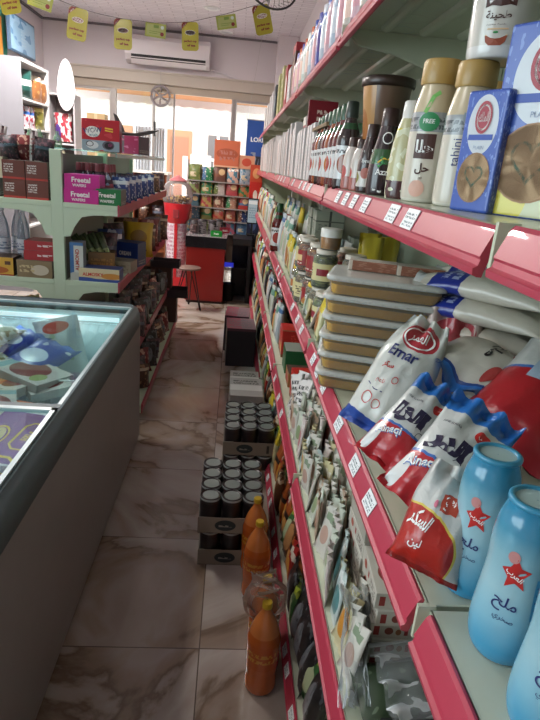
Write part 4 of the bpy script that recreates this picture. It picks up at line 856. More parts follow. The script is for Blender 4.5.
for i, (y, tz, x) in enumerate([(2.42, 0, .40), (2.42, 1, .40), (2.58, 0, .40), (2.58, 1, .40), (2.42, 2, .42), (2.30, 1, .53), (2.30, 0, .53), (2.30, 2, .53)]):
    put('greybox', (x + .0, y, Z3 + .175 + tz * .0855 - .0) if x < .5 else (x, y, Z3 + .001 + tz * .0855), math.radians(-90 if x < .5 else 0), 'small grey carton behind the pickle jars, ' + ['front column, bottom', 'front column, top', 'farther column, bottom', 'farther column, top', 'on top of the front column', 'back column, middle', 'back column, bottom', 'back column, top'][i], 'grey cartons behind the pickle jars')
boxkind('plinthbox', 'brown_carton', 'carton', .34, .11, .172, mat('kraft', '#8a7458', .8), None)
put('plinthbox', (.405, 2.50, Z3 + .001), math.radians(90), 'brown carton carrying the small grey cartons behind the jars')
put('ketR', (.285, 3.62, Z3 + .001), 0, 'dark red sauce bottle standing at the front of the chest-high shelf', None, 1.5)

# --- shelf at eye level (z = 1.565)
Z4 = SZ[4]
put('tahA', (.325, 1.0, Z4), 0, 'cream tahini bottle with a green seal, between the pale syrup and the other tahini', 'small tahini bottles', 1.13)
put('tahB', (.350, .912, Z4), 0, 'cream tahini bottle with a tan cap, directly beside the smaller blue pack', 'small tahini bottles', 1.06)
put('tahB', (.425, .99, Z4), .4, 'cream tahini bottle in the back row, hidden behind the front two', 'small tahini bottles', 1.0)
put('tahbig', (.372, .905, Z4 + .2085), 0, 'large white tahini bottle standing on the tan caps under the top shelf', None, 1.1)
put('bbA', (.334, .792, Z4), math.radians(-64), 'slim blue biscuit pack with a heart biscuit picture, beside the tahini')
put('bbB', (.392, .742, Z4), math.radians(-60), 'large blue and white biscuit pack with a heart, at the right edge')
put('coffee', (.345, 1.445, Z4 + .088), 1.0, 'big coffee tub with a dark brown lid above the syrup bottles')
boxkind('stepbox', 'brown_carton', 'carton', .12, .12, .086, mat('dark_kraft', '#5a463a', .8), None)
put('stepbox', (.36, 1.45, Z4 + .001), 0, 'low dark carton under the big coffee tub')
for kd, x, y, rz, sc, l in [('syrupG', .298, 1.19, 0, .95, 'dark syrup bottle with a green band leaning beside the pale syrup'), ('syrupY', .310, 1.085, 0, 1.0, 'pale yellow syrup bottle with a white cap'), ('syrupD', .292, 1.30, -.1, .82, 'dark syrup bottle with a cream label in front of the coffee tub'), ('syrupP', .290, 1.385, 0, .75, 'small pinkish syrup bottle left of the dark ones'), ('syrupD', .36, 1.19, .3, 1.08, 'dark syrup bottle in the back row beside the coffee tub'), ('syrupD', .37, 1.29, .5, 1.0, 'dark syrup bottle right behind the green-banded one'), ('syrupP', .288, 1.475, .4, .8, 'pinkish syrup bottle beside the sauce jars'), ('syrupP', .345, 1.57, .4, 1.15, 'pale plastic bottle left of the coffee tub')]:
    put(kd, (x, y, Z4), (0, 0, rz), l, 'syrup bottles', sc)
n = 0
for i in range(8):
    y = 1.56 + i * .075
    put(['ketB', 'ketR', 'ketR', 'ketO', 'ketR', 'ketB', 'ketO', 'ketR', 'ketO'][i], (.288, y, Z4), rnd.uniform(-.3, .3), 'sauce bottle with a white label, %s in the front row from the syrup bottles' % ORD[i], 'sauce bottles with white labels', 1.1)
for i in range(6):
    y = 1.62 + i * .085
    put('greenjar', (.357, y, Z4), rnd.uniform(0, 3), 'dark green-lidded sauce jar, %s in the second row from the coffee tub' % ORD[i], 'green-lidded sauce jars', 1.12)
for i in range(4):
    put('greenjar', (.445, 1.66 + i * .1, Z4), rnd.uniform(0, 3), 'green-lidded sauce jar, %s in the back row' % ORD[i], 'green-lidded sauce jars', 1.3)
nc = 0
y = 2.19
while y < 7.1:
    kd = 'cartonL' if nc % 4 == 3 else 'carton'; th = .06 if kd == 'carton' else .05; sc = rnd.uniform(.80, 1.02) if nc > 8 else .75
    put(kd, (.27 + .13 + rnd.uniform(0, .012), y, Z4 + .001), (math.radians(-1.5 - 3 * (nc % 4 == 1)), 0, 0), 'tall white carton on the eye-level shelf, %s one beyond the sauce bottles' % ORD[nc], 'tall white cartons in a row', (1, 1, sc))
    y += th * (1.45 if y < 4 else 1.7) ; nc += 1
put('redcarton', (.335, 2.48, Z4 + .2045), math.radians(-4), 'crimson carton standing on the tall white cartons under the top shelf', None, (.9, 1.1, .68))
MBc = boxkind('lidboard', 'cardboard_tray', 'tray', .2, .34, .012, mat('kraft', '#8a7458', .8))
put('lidboard', (.365, 2.02, Z4 + .1715), 0, 'thin cardboard sheet lying over the green jars')
for i in range(1): put('cartonL', (.41, 2.66 + i * .05, Z4 + .2335 + 0 * i), (math.radians(90), 0, 0), 'cream carton lying flat over the tall cartons beyond the crimson one', 'cartons lying over the row', (1, 1, .42))

# --- top shelf (z = 1.965)
Z5 = SZ[5]
def det(kind, body, cap, lay):
    tapered(kind, 'detergent_bottle', 'bottle', [(.0, 0), (.034, 0), (.042, .006), (.043, .10), (.040, .14), (.031, .165), (.026, .185)], mprint('det_' + kind, body, lay, rough=.3, coat=.3), mat('cap_' + kind, cap, .35, coat=.2), .160)
det('dW', '#aebccc', '#24489f', [('v', .2, .6, '#cfd5dc'), ('e', .4, .4, .14, .16, '#2f55a8'), ('v', .75, .82, '#4470c0')]); det('dO', '#bdb5aa', '#c4561c', [('v', .15, .6, '#e9c9b8'), ('e', .4, .38, .14, .16, '#d0793a')]); det('dP', '#c9a5ae', '#4a4fa5', [('v', .15, .6, '#d39aa4'), ('e', .4, .38, .14, .16, '#f0e8ea')]); det('dB', '#2d3f96', '#e6e8ec', [('v', .25, .6, '#4a3c8c'), ('e', .4, .42, .16, .15, '#dfe4ee')]); det('dG', '#c3d2c8', '#eef2ee', [('v', .2, .6, '#e6ebe6')])
DN = {'dW': 'white detergent bottle with a blue cap', 'dO': 'white detergent bottle with an orange cap', 'dP': 'pink and white detergent bottle', 'dB': 'dark blue detergent bottle', 'dG': 'pale green detergent bottle'}
i = 0; y = 1.36
while y < 3.3:
    kd = ['dG', 'dO', 'dP', 'dO', 'dP', 'dW', 'dP', 'dW', 'dB', 'dP', 'dW', 'dO'][i % 12]
    put(kd, (.302, y, Z5), -.2, DN[kd] + ' on the top shelf, front row, %s along' % ORD[i], 'detergent bottles on the top shelf', (1, 1, .95)); 
    kd = ['dG', 'dO', 'dW', 'dW', 'dO', 'dW', 'dB', 'dW', 'dB'][i % 9]
    put(kd, (.392, y + .03, Z5), -.3, DN[kd] + ' on the top shelf, second row, %s along' % ORD[i], 'detergent bottles on the top shelf', (1, 1, 1.25)); y += .115; i += 1
BX = [('boxBr', '#5a2f26', [('v', .85, 1, '#a52a30'), ('r', .2, .8, .2, .7, '#8a6a50')]), ('boxYG', '#b5b27a', [('t', .1, .9, .2, .9, '#8c8a55', 5)]), ('boxK', '#2e3540', [('e', .5, .5, .35, .25, '#8fa0b0')]), ('boxWh', '#d9d4d4', [('t', .2, .8, .1, .9, '#b9b0b0', 8)]), ('boxRd', '#a62b2e', [('e', .5, .5, .3, .3, '#e0d5c5')])]
for kd, c_, l_ in BX: boxkind(kd, 'carton', 'carton', .16, .2, .24, mprint('m_' + kd, c_, l_, .5, .05))
for i, (kd, y, h, l) in enumerate([('boxBr', 3.42, 1.15, 'brown and red carton on the top shelf just beyond the detergent bottles'), ('boxWh', 3.65, .8, 'white carton on the top shelf beyond the brown and red one'), ('boxRd', 3.9, 1.0, 'red carton on the top shelf beyond the detergents'), ('boxYG', 4.25, 1.2, 'olive carton on the top shelf'), ('boxYG', 4.6, 1.2, 'olive carton on the top shelf, the farther of two'), ('boxK', 5.0, 1.1, 'dark carton on the top shelf'), ('boxWh', 5.4, 1.1, 'white carton on the top shelf, nearest of the far four'), ('boxWh', 5.75, 1.1, 'white carton on the top shelf, second of the far four'), ('boxWh', 6.2, 1.0, 'white carton on the top shelf, third of the far four'), ('boxWh', 6.7, 1.0, 'white carton on the top shelf, last before the counter')]):
    put(kd, (.375, y, Z5 + .001), math.radians(90), l, 'cartons along the top shelf', (1.05, 1, h))

# --- knee shelf (z = .625)
Z2 = SZ[2]
for k in range(5):
    put('spice', (.432 + .004 * (k % 2), .955 + .003 * (k % 3), Z2 + .001 + .0385 * k), math.radians(-3 + 2 * (k % 2)), 'white spice carton with red print, %s from the bottom of the stack' % ORD[k], 'white spice cartons in a stack')
for k in range(5): put('spice', (.435, 1.115 + .003 * (k % 3), Z2 + .001 + .0385 * k), math.radians(1 - 2 * (k % 2)), 'white spice carton with red print, %s from the bottom of the stack behind the first' % ORD[k], 'white spice cartons in a stack')
# arrow carton on top
boxkind('arrow', 'arrow_carton', 'carton', .2, .15, .04, mat('arrow_side', '#a5a195', .5), None, mprint('arrow_top', '#b9b4a6', [('r', .12, .62, .3, .7, '#9a7a2a'), ('r', .15, .6, .34, .66, '#8c3a2a'), ('e', .62, .5, .13, .16, '#9a7a2a')], .5, .05))
put('arrow', (.435, 1.115, Z2 + .195), 0, 'white carton with a yellow arrow panel, on top of the rear spice stack')
for rowi in range(6):
    x = .283 + .021 * rowi; y = (.86 + .03 * rowi) if rowi < 2 else 1.23 + .03 * (rowi % 2); i = 0
    while y < 2.05:
        kd = SM[(i * 4 + rowi * 5) % 9]
        put(kd, (x + rnd.uniform(-.004, .004), y, Z2 + .001), (math.radians(rnd.uniform(-14, 2)), math.radians(rnd.uniform(-8, 8)), math.radians(rnd.uniform(-106, -74))), SN[kd] + ', %s layer behind the knee shelf rail, %s along' % (ORD[rowi], ORD[i]), 'spice sachets on the knee shelf', (rnd.uniform(.85, 1.0), 1, rnd.uniform(.95, 1.15) + .07 * rowi)); y += .078; i += 1
wrap = clear_mat('crinkled_wrap', '#e6eaec', .07, .08)
def crumple(name, seed, w, h, d, m, sc=5):
    mb = MB().pillow(w, h, d, 26, 26, seed=seed, wr=.012, fat=.5, top=.01, bot=.01); o = mb.build(name, m); return o
o = crumple('plastic_wrap', 41, .065, .22, .04, wrap); e, L = orient((.285, .80, .60), (.315, .985, .70), (-.6, -.3, 1)); o.location = (.283, .78, .645); o.rotation_euler = e
tag(o, 'crinkled clear plastic wrap spilling over the pink rail of the knee shelf', 'plastic wrap')
for i, (x, y, kd, l) in enumerate([(.36, .80, 'bD', 'green packet lying in clear wrap in front of the spice cartons'), (.46, .79, 'bK', 'black packet lying in front of the spice cartons, beside the green one'), (.40, .68, 'bK', 'black packet lying deep on the knee shelf, nearest the camera'), (.57, .72, 'bK', 'black packet lying at the back of the knee shelf')]):
    put2(kd, (x - .07, y, Z2 + .03), (x + .10, y + .02, Z2 + .034), (0, -.2, 1), .16, l, 'packets lying on the knee shelf')
o = crumple('plastic_wrap', 47, .16, .15, .04, wrap); e, L = orient((0, 0, 0), (1, .1, .1), (0, -.3, 1)); o.location = (.33, .79, Z2 + .07); o.rotation_euler = e
tag(o, 'crinkled clear plastic wrap over the green packet', 'plastic wrap')
boxkind('redbx', 'red_carton', 'carton', .24, .17, .15, mprint('red_box_front', '#b8251f', [('e', .7, .3, .2, .2, '#d98a3a'), ('v', .0, .12, '#7a4a2c'), ('t', .2, .9, .5, .9, '#d9463a', 4)], .4))
boxkind('grnbx', 'green_carton', 'carton', .24, .15, .12, mprint('green_box_front', '#12562e', [], .5), None, mat('grn_box_top', '#8a8f84', .6))
boxkind('kraftbx', 'open_carton', 'carton', .24, .13, .07, mprint('kraft_front', '#9a6a3c', [('r', .1, .9, .2, .7, '#a8342a')], .6), None, mat('kraft_dark', '#4a3424', .8))
put('redbx', (.42, 2.98, Z2 + .001), 0, 'red carton with an orange emblem beyond the green one on the knee shelf')
put('grnbx', (.42, 2.72, Z2 + .001), 0, 'dark green carton on the knee shelf')
put('kraftbx', (.42, 2.52, Z2 + .001), 0, 'low brown and red open carton in front of the green one')
put('redbx', (.405, 2.32, Z2 + .001), math.radians(4), 'red carton standing behind the black and white strips', None, (.85, .6, .9))
for i in range(14):
    put('bZ', (.30 + .014 * (i % 4), 2.10 + .028 * (i // 2) * .9, Z2 + .001 + .002), (math.radians(-25 + rnd.uniform(-10, 10)), math.radians(rnd.uniform(-20, 20)), math.radians(-60 + rnd.uniform(-30, 30))), 'black and white candy strip leaning before the red carton, %s from the sachets' % ORD[13 - i], 'black and white candy strips')
rowfill('e', ['bC', 'bW', 'bR', 'bK', 'bC', 'bG'], BNM, 3.15, 5.0, .08, .298, Z2, 'halfway along the knee shelf', 'bags on the knee shelf', s=(1.1, 1.2, 1.4), lean=-5)
rowfill('f', ['bN', 'bW', 'bR', 'bK', 'bC', 'bG'], BNM, 5.0, 7.0, .14, .30, Z2, 'at the far end of the knee shelf', 'far bags on the knee shelf', s=(1.2, 1.5, 1.6), lean=-5)
rowfill('k', ['bN', 'bC', 'bK', 'bR', 'bG'], BNM, 3.15, 5.0, .12, .42, Z2, 'in the back row of the knee shelf', 'back-row bags on the knee shelf', s=(1.1, 1.2, 1.7), lean=-5)
rowfill('l', ['bC', 'bW', 'bY'], BNM, 3.4, 5.0, .12, .43, Z3, 'in the back row of the chest-high shelf', 'back-row bags on the chest-high shelf', s=(1.1, 1.2, 1.8), lean=-5)
# --- bottom deck (z = .115)
Z1 = SZ[1]
rowfill('g', ['bK', 'bG', 'bK', 'bK'], BNM, 1.12, 1.62, .07, .29, Z1, 'on the bottom deck, near end', 'packets at the near end of the bottom deck', s=(1, 1.2, 1.2), lean=-8, jit=.3)
rowfill('h', ['bO', 'bR', 'bO', 'bN', 'bG'], BNM, 1.62, 2.6, .07, .29, Z1, 'on the bottom deck behind the orange drinks', 'packets on the bottom deck', s=(1, 1.2, 1.2), lean=-8, jit=.25)
rowfill('i', ['bY', 'bG', 'bN', 'bK', 'bW', 'bR'], BNM, 2.6, 4.4, .08, .29, Z1, 'on the bottom deck, middle of the aisle', 'middle packets on the bottom deck', s=(1.1, 1.2, 1.3), lean=-8, jit=.2)
rowfill('j', ['bN', 'bG', 'bK', 'bW'], BNM, 4.4, 7.0, .15, .295, Z1, 'on the bottom deck, far end', 'far packets on the bottom deck', s=(1.2, 1.5, 1.5), lean=-5)
# ================================================================= ON THE FLOOR BESIDE THE SHELVES
def softdrink():
    prof = smooth_prof([(.0, .004), (.034, 0), (.050, .008), (.053, .03), (.051, .07), (.053, .10), (.054, .19), (.051, .215), (.038, .26), (.020, .295), (.0145, .31), (.0135, .325)], 3)
    o = MB().lathe(prof, 36).build('orange_drink', mprint('orange_drink_film', '#b85a22', [('v', .7, 1, '#c9763c'), ('v', .33, .62, '#b5541a'), ('t', .1, .9, .42, .56, '#c98a2c', 2)], rough=.12, coat=.6)); o['category'] = 'bottle'
    MB().lathe([(.0155, .318), (.016, .320), (.016, .336), (.0145, .338)], 24).build('cap', mat('yellow_cap', '#c9a52a', .4), o); return o
BUILD['drink'] = softdrink
for i, (x, y) in enumerate([(.165, 1.955), (.168, 1.80), (.182, 1.50), (.175, 1.385)]):
    put('drink', (x, y, 0), i, ['farthest', 'second farthest', 'second nearest', 'nearest'][i] + ' of the four tall orange drink bottles on the floor by the rail', 'orange drink bottles on the floor')
sw = crumple('plastic_wrap', 53, .13, .16, .14, clear_mat('bottle_wrap', '#d9c9c0', .10, .1)); sw.location = (.175, 1.45, .20); tag(sw, 'clear film wrapped round the necks of the two nearest orange bottles', 'plastic wrap')
sw.rotation_euler = (0, 0, math.radians(90))
def tin():
    o = MB().lathe([(.040, 0), (.0435, .003), (.0435, .147), (.042, .150), (.040, .1515), (.0395, .1485), (.033, .1485), (.0325, .1478), (.001, .1478)], 28, m=0).build('tin_can', mprint('tin_wrap', '#2d2526', [('v', .1, .85, '#1f1a1e'), ('e', .4, .5, .2, .3, '#55504e'), ('v', .94, 1, '#9ba1a0')], rough=.3, coat=.2)); o['category'] = 'can'
    MB().lathe([(.001, .1482), (.0392, .1482)], 28, cap=False).build('lid', mat('tin_lid', '#8f9a95', .35, metal=.5), o); return o
BUILD['tin'] = tin
def tray():
    kr = mprint('can_tray_print', '#8c8274', [('e', .42, .5, .16, .34, '#2f3a3c'), ('t', .32, .52, .4, .6, '#8f8f86', 1), ('r', .85, .9, .2, .8, '#3c3a36')], .7, 0); o = MB().box(-.135, .135, -.18, .18, 0, .004, 1).build('can_tray', [kr, mat('tray_inside', '#6b6055', .8)]); o['category'] = 'tray'
    MB().box(-.135, .135, -.18, -.177, 0, .075).build('front_wall', kr, o); MB().box(-.135, .135, .177, .18, 0, .075).build('back_wall', kr, o); MB().box(-.135, -.132, -.177, .177, 0, .075).build('side_wall', kr, o); MB().box(.132, .135, -.177, .177, 0, .075).build('side_wall', kr, o); return o
BUILD['tray'] = tray
def film_():
    o = MB().box(-.137, .137, -.182, .182, .0, .002).build('shrink_film', clear_mat('shrink_film', '#c9d0d0', .22, .12)); o['category'] = 'film'; return o
BUILD['film'] = film_
for si, (tx, ty, tz, lv) in enumerate([(.068, 2.14, 0, 'lower tray'), (.062, 2.14, .158, 'upper tray'), (.150, 2.80, 0, 'lower tray of the far stack'), (.150, 2.81, .158, 'upper tray of the far stack')]):
    put('tray', (tx, ty, tz + .0005), 0, ['grey-brown cardboard can tray on the floor under another, by the orange bottles', 'grey-brown cardboard can tray on top of another, its tins uncovered', 'can tray at the bottom of the farther stack', 'can tray on top of the farther stack'][si], 'can trays on the floor')
    for a in range(3):
        for b in range(4):
            if tz < .1 and b > 1: continue
            put('tin', (tx - .0885 + .0885 * a, ty - .133 + .0885 * b, tz + .005), 0, 'dark tin in the ' + ['lower near tray', 'upper near tray', 'lower far tray', 'upper far tray'][si] + ', ' + ['left', 'middle', 'right'][a] + ' column, ' + ORD[b] + ' row from the front', 'tins in the ' + lv, (1, 1, 1))
for i, (y, hz) in enumerate([(3.25, .30), (3.6, .22)]):
    boxkind('greyc%d' % i, 'grey_case', 'case', .2, .3, hz, mprint('grey_case_%d' % i, '#a09a96', [('v', .3, .6, '#c9c5c1'), ('t', .1, .9, .65, .9, '#55524e', 2)], .5)); put('greyc%d' % i, (.14, y, 0), 0, ['pale grey drinks case on the floor beyond the can trays', 'lower pale drinks case on the floor behind the taller one'][i])
blk = mprint('black_carton', '#262027', [('v', .93, 1, '#5a3440')], .5, .05)
boxkind('dkA', 'black_crate', 'crate', .24, .34, .33, blk, None, mprint('crate_top', '#8f6a72', [('u', 0, .5, '#a5475c'), ('t', .1, .9, .1, .9, '#7a6a70', 5)], .5)); 
put('dkA', (.115, 4.62, 0), math.radians(2), 'black carton with a red and grey top on the floor against the rail', 'black cartons on the floor'); put('dkA', (.09, 5.02, 0), math.radians(-3), 'black carton with a reddish top standing behind the first one', 'black cartons on the floor', (.9, 1, 1.0))
put2('bY', (.02, 5.35, .05), (.20, 5.42, .05), (0, -.1, 1), .15, 'crumpled yellow packet on the floor beyond the black cartons')
# ================================================================= GOODS ON THE LEFT-HAND GONDOLA
ZL2, ZL3, ZL4, ZL1 = 1.325, .885, .43, .115
def boxw(kind, name, cat, w, d, h, body, words, ink, side=None, layers=()):
    """carton with lettering on its front (-y) face; words = [(text, x, z, height)]"""
    def f():
        fm = mprint('bx_' + kind, body, list(layers), .4, .15); sm = mprint('bx_side_' + kind, side or body, [('t', .1, .9, .1, .3, '#8c8c88', 2)], .45, .1)
        o = MB().box(-w / 2, w / 2, -d / 2, d / 2, 0, h, [1, 1, 0, 0, 2, 2]).build(name, [fm, sm, mat('bx_top_' + kind, side or body, .5, var=.1)], None, .0015); o['category'] = cat
        if words: decal('front_print', lambda a, b: (a, -d / 2 - .0008, b), [T(t, x, z, hh, 0, bold=.03, rot=(wr[0] if wr else 0)) for t, x, z, hh, *wr in words], [ink], o)
        return o
    BUILD[kind] = f
boxw('pinkbox', 'wafer_box', 'box', .19, .16, .077, '#c9258f', [('Freetal', -.005, .048, .028), ('WAFERS', -.015, .019, .015)], W_)
boxw('greenbox', 'wafer_box', 'box', .155, .16, .088, '#15743c', [('Freetal', 0, .055, .026), ('WAFERS', 0, .022, .016)], W_, '#3f4a44')
boxw('brownbox', 'biscuit_box', 'box', .12, .14, .10, '#6a3527', [], W_, '#4a2a22', [('t', .08, .5, .35, .85, '#d6d0c8', 4), ('v', 0, .12, '#b53a2c')])
boxw('creambox', 'tea_box', 'box', .20, .14, .13, '#d9d2b4', [], W_, '#8a8470', [('e', .5, .4, .4, .3, '#d9c23f'), ('t', .2, .8, .55, .85, '#a9a58a', 2)])
boxw('redflat', 'biscuit_box', 'box', .17, .15, .055, '#a82a30', [], W_, '#7c2226', [('t', .45, .95, .4, .75, '#e0d5d0', 1)])
boxw('tanbox', 'display_box', 'box', .20, .16, .10, '#8c7a5a', [], W_, '#55483a', [('e', .65, .45, .25, .3, '#cfc6b0'), ('t', .08, .5, .3, .8, '#c9b98c', 2)])
boxw('croibox', 'croissant_box', 'box', .19, .15, .105, '#d2a83e', [], W_, '#4a3524', [('e', .45, .3, .4, .2, '#b0622a'), ('v', 0, .08, '#a5442c'), ('r', .75, .92, .6, .8, '#5a3c2c')])
boxw('almond', 'candy_box', 'box', .235, .12, .078, '#d8cfa6', [('ALMOSKY', -.035, .042, .020)], R_, '#3f4f86', [('v', 0, .22, '#2f4f9a'), ('e', .8, .45, .25, .22, '#c98a3a'), ('e', .1, .1, .4, .2, '#2f4f9a')])
boxw('upbox', 'candy_box', 'box', .075, .10, .22, '#cdd3cb', [('ALMOND', .004, .12, .022, 1.57)], mat('ink_brickred', '#b5493c', .5), '#7f8f98', [('u', 0, .3, '#3f6fa5'), ('e', .35, .1, .5, .12, '#b9bfb5'), ('v', .92, 1, '#4a7ab0')])
boxw('bluebox', 'biscuit_box', 'box', .17, .14, .10, '#1f3a80', [('OREAN', 0, .055, .018)], W_, '#16295a', [('t', .1, .8, .15, .35, '#5f78b8', 1)])
boxw('palebox', 'box', 'box', .17, .14, .075, '#b5b09c', [], W_, '#8a8676', [('t', .1, .9, .2, .8, '#8c8878', 2)])
boxw('orngbox', 'display_box', 'box', .12, .12, .12, '#8a6a3c', [], W_, '#5a4428', [('t', .1, .9, .3, .8, '#b58a4a', 3)])
sach('yb', '#c9a92a', [('t', .2, .8, .2, .36, '#3a3220', 1), ('e', .5, .6, .3, .2, '#8c6a20')], .17, .17, .10, 'yellow_bag', 'packet')
sach('gt', '#4a5c3a', [('v', .2, .4, '#8fa36a'), ('n', 5, .6, '#2a3426')], .05, .17, .04, 'green_tube', 'packet')
sach('dv', '#3a3138', [('n', 6, .56, '#6a4a52'), ('v', .5, .62, '#5f6878')], .13, .15, .06, 'dark_packet', 'packet'); sach('bl', '#2c4a8c', [('n', 5, .58, '#b9c6da'), ('v', .7, .85, '#dfe4ea')], .12, .15, .06, 'blue_packet', 'packet')
sach('rd', '#7c2a2c', [('n', 5, .58, '#c9a08c')], .13, .16, .06, 'red_packet', 'packet'); sach('br', '#55382c', [('n', 5, .58, '#a07a5c'), ('v', .75, .85, '#c9b9a0')], .13, .15, .06, 'brown_packet', 'packet')
tapered('colab', 'small_bottle', 'bottle', [(.0, 0), (.02, 0), (.024, .005), (.024, .07), (.018, .095), (.010, .125)], mprint('colab', '#4a3540', [('v', .2, .6, '#a04a5a'), ('n', 4, .6, '#8fa0b8')], rough=.2, coat=.4), mat('colab_cap', '#93474f', .4), .115)
# upper-right tier
f0 = 3.385
put('pinkbox', (-.855, f0, ZL2), 0, 'pink Freetal box, lower of two on the left gondola', 'pink boxes'); put('pinkbox', (-.852, f0 + .003, ZL2 + .0775), math.radians(1.5), 'pink Freetal box, upper of two on the left gondola', 'pink boxes')
put('greenbox', (-.715, f0 + .005, ZL2), 0, 'dark green Freetal box beside the two pink ones')
k = 0
for y in (3.52, 3.60, 3.68):
    for x in (-.92, -.865, -.81, -.755):
        put('colab', (x, y, ZL2), rnd.uniform(0, 6), 'small dark bottle behind the pink boxes, %s' % ORD[k], 'small bottles behind the pink boxes', 1.45); k += 1
for i, (kd, x, y) in enumerate([('bl', -.68, 3.56), ('dv', -.68, 3.66), ('bl', -.68, 3.78), ('dv', -.69, 3.9), ('bl', -.68, 4.02), ('br', -.69, 4.16), ('bl', -.68, 4.3), ('dv', -.69, 4.46), ('bl', -.68, 4.62), ('bl', -.69, 4.8), ('br', -.69, 5.0), ('bl', -.69, 5.2), ('dv', -.7, 5.4), ('bl', -.80, 4.0), ('dv', -.80, 4.3), ('bl', -.80, 4.6)]):
    put(kd, (x, y, ZL2 + .001), (math.radians(-8), 0, math.radians(35 + 40 * (i % 2))), {'bl': 'blue and white', 'dv': 'dark', 'br': 'brown'}[kd] + ' packet behind the green box, %s towards the street' % ORD[i], 'packets on the upper left tier', 1.0)
# red toy box and packs on the acrylic shelf
def toybox():
    rd = mprint('toy_red', '#b81f2c', [('v', 0, .34, '#8fa0ac'), ('n', 3, .62, '#c93a42'), ('e', .28, .18, .16, .12, '#d5d8da'), ('e', .7, .2, .16, .14, '#5a5560')], .35, .3)
    o = MB().box(-.13, .13, -.05, .05, 0, .21, [1, 1, 0, 0, 2, 2]).build('toy_box', [rd, mat('toy_side', '#7c2030', .4), mat('toy_top', '#8c1c28', .4)], None, .004, 3); o['category'] = 'box'
    decal('front_print', lambda a, b: (a, -.0508, b), [ELL(-.055, .125, .050, .036, 0), T('WOW', -.055, .135, .034, 1, bold=.04, rot=.12), T('wash', -.05, .105, .022, 2, bold=.04), STROKE([(.03, .155), (.085, .150)], .010, 3), STROKE([(.03, .140), (.085, .134)], .008, 3), ELL(-.075, .045, .026, .018, 4, r0=.8), ELL(.055, .04, .03, .022, 4), ELL(.065, .045, .016, .013, 5)], [W_, N_, mat('ink_sea', '#3c8f9a', .4), Y_, K_, mat('ink_magenta', '#a04a78', .4)], o)
    return o
BUILD['toybox'] = toybox
put('toybox', (-.835, 3.75, 1.6105), math.radians(3), 'red toy box with a white bubble logo on the acrylic top shelf', None, (.86, 1, .86))
boxw('magbox', 'display_box', 'box', .20, .12, .11, '#8c2350', [], W_, '#4a4048', [('u', 0, .45, '#5f5a60'), ('n', 4, .6, '#b06a8a')])
put('magbox', (-.70, 3.98, 1.6105), math.radians(-25), 'magenta and grey box behind the red toy box')
for i, (x, y) in enumerate([(-1.13, 3.5), (-1.20, 3.55), (-1.06, 3.6)]):
    o = MB().lathe(smooth_prof([(0, 0), (.022, 0), (.026, .01), (.022, .05), (.012, .07), (.010, .09)], 3), 18).build('glass_ornament', clear_mat('ornament', '#9fc9a8', .4, .1), loc=(x, y, 1.6105)); tag(o, 'small green glass bottle on the acrylic shelf, %s from the gondola post' % ORD[i], 'bottle', 'glass bottles on the acrylic shelf')
# grey winged toy on the magenta box
t = thing('toy_glider', 'dark grey winged toy lying on the magenta box above the left gondola', 'toy', (-.72, 4.02, 1.722), (0, 0, math.radians(10)))
dkm = mat('toy_grey', '#4a4746', .4)
MB().prism([(-.05, .0), (.13, .045), (.20, .055), (.16, .03), (.05, -.0)], .05).build('wing', dkm, t, bevel=.004); MB().prism([(-.06, .0), (-.085, .07), (-.10, .13), (-.075, .12), (-.035, .05), (-.02, .0)], .05).build('wing', dkm, t, bevel=.004)
MB().box(-.07, .06, -.03, .08, -.0005, .02).build('body', dkm, t, bevel=.008)
# fan cut-out decal hanging in the doorway (round, six spokes)
fx = (-1.150, 8.900, 2.442)
t = thing('round_vent_wheel', 'grey round six-spoked wheel hanging in the top of the doorway', 'wheel', fx)
MB().tube([(.13 * math.cos(a * PI / 18), 0, .13 * math.sin(a * PI / 18)) for a in range(36)], .017, 10, closed=True).build('rim', mat('wheel_grey', '#8c8284', .5), t)
for k in range(6):
    a = k * PI / 3 + .4; MB().tube([(0, 0, 0), (.07 * math.cos(a), 0, .07 * math.sin(a)), (.122 * math.cos(a + .1), 0, .122 * math.sin(a + .1))], .013, 8).build('spoke', mat('wheel_grey', '#8c8284', .5), t)
MB().tube([(0, -.02, 0), (0, .02, 0)], .028, 14).build('hub', mat('wheel_grey', '#8c8284', .5), t); MB().tube([(0, 0, .14), (0, 0, .32)], .003, 6).build('cord', dalu, t)
# middle-right tier (z .885)
put('upbox', (-.895, 3.36, ZL3), math.radians(4), 'upright white and blue candy box against the gondola post'); put('almond', (-.765, 3.37, ZL3), 0, 'cream and blue candy box lying at the front of the middle tier')
put('orngbox', (-.80, 3.55, ZL3), math.radians(10), 'orange-brown display box behind the cream candy box', None, (1.3, 1, 1.2))
for i in range(4): put('gt', (-.86 + .035 * i, 3.50 + .01 * i, ZL3 + .10), (math.radians(-10), math.radians(-38 + 5 * i), 0), 'green striped tube leaning behind the candy boxes, %s from the post' % ORD[i], 'green tubes leaning together', 1.0)
put('palebox', (-.72, 3.70, ZL3), math.radians(-8), 'pale grey box behind the cream candy box', None, (1.1, 1, 1.0)); put('bluebox', (-.705, 3.95, ZL3 + .0), math.radians(-14), 'dark blue biscuit box on the middle tier', None, (1.1, 1, 1.6)); put('yb', (-.70, 4.30, ZL3 + .001), math.radians(10), 'round yellow snack bag on the middle tier beyond the blue box', None, (1.3, 1.2, 1.5))
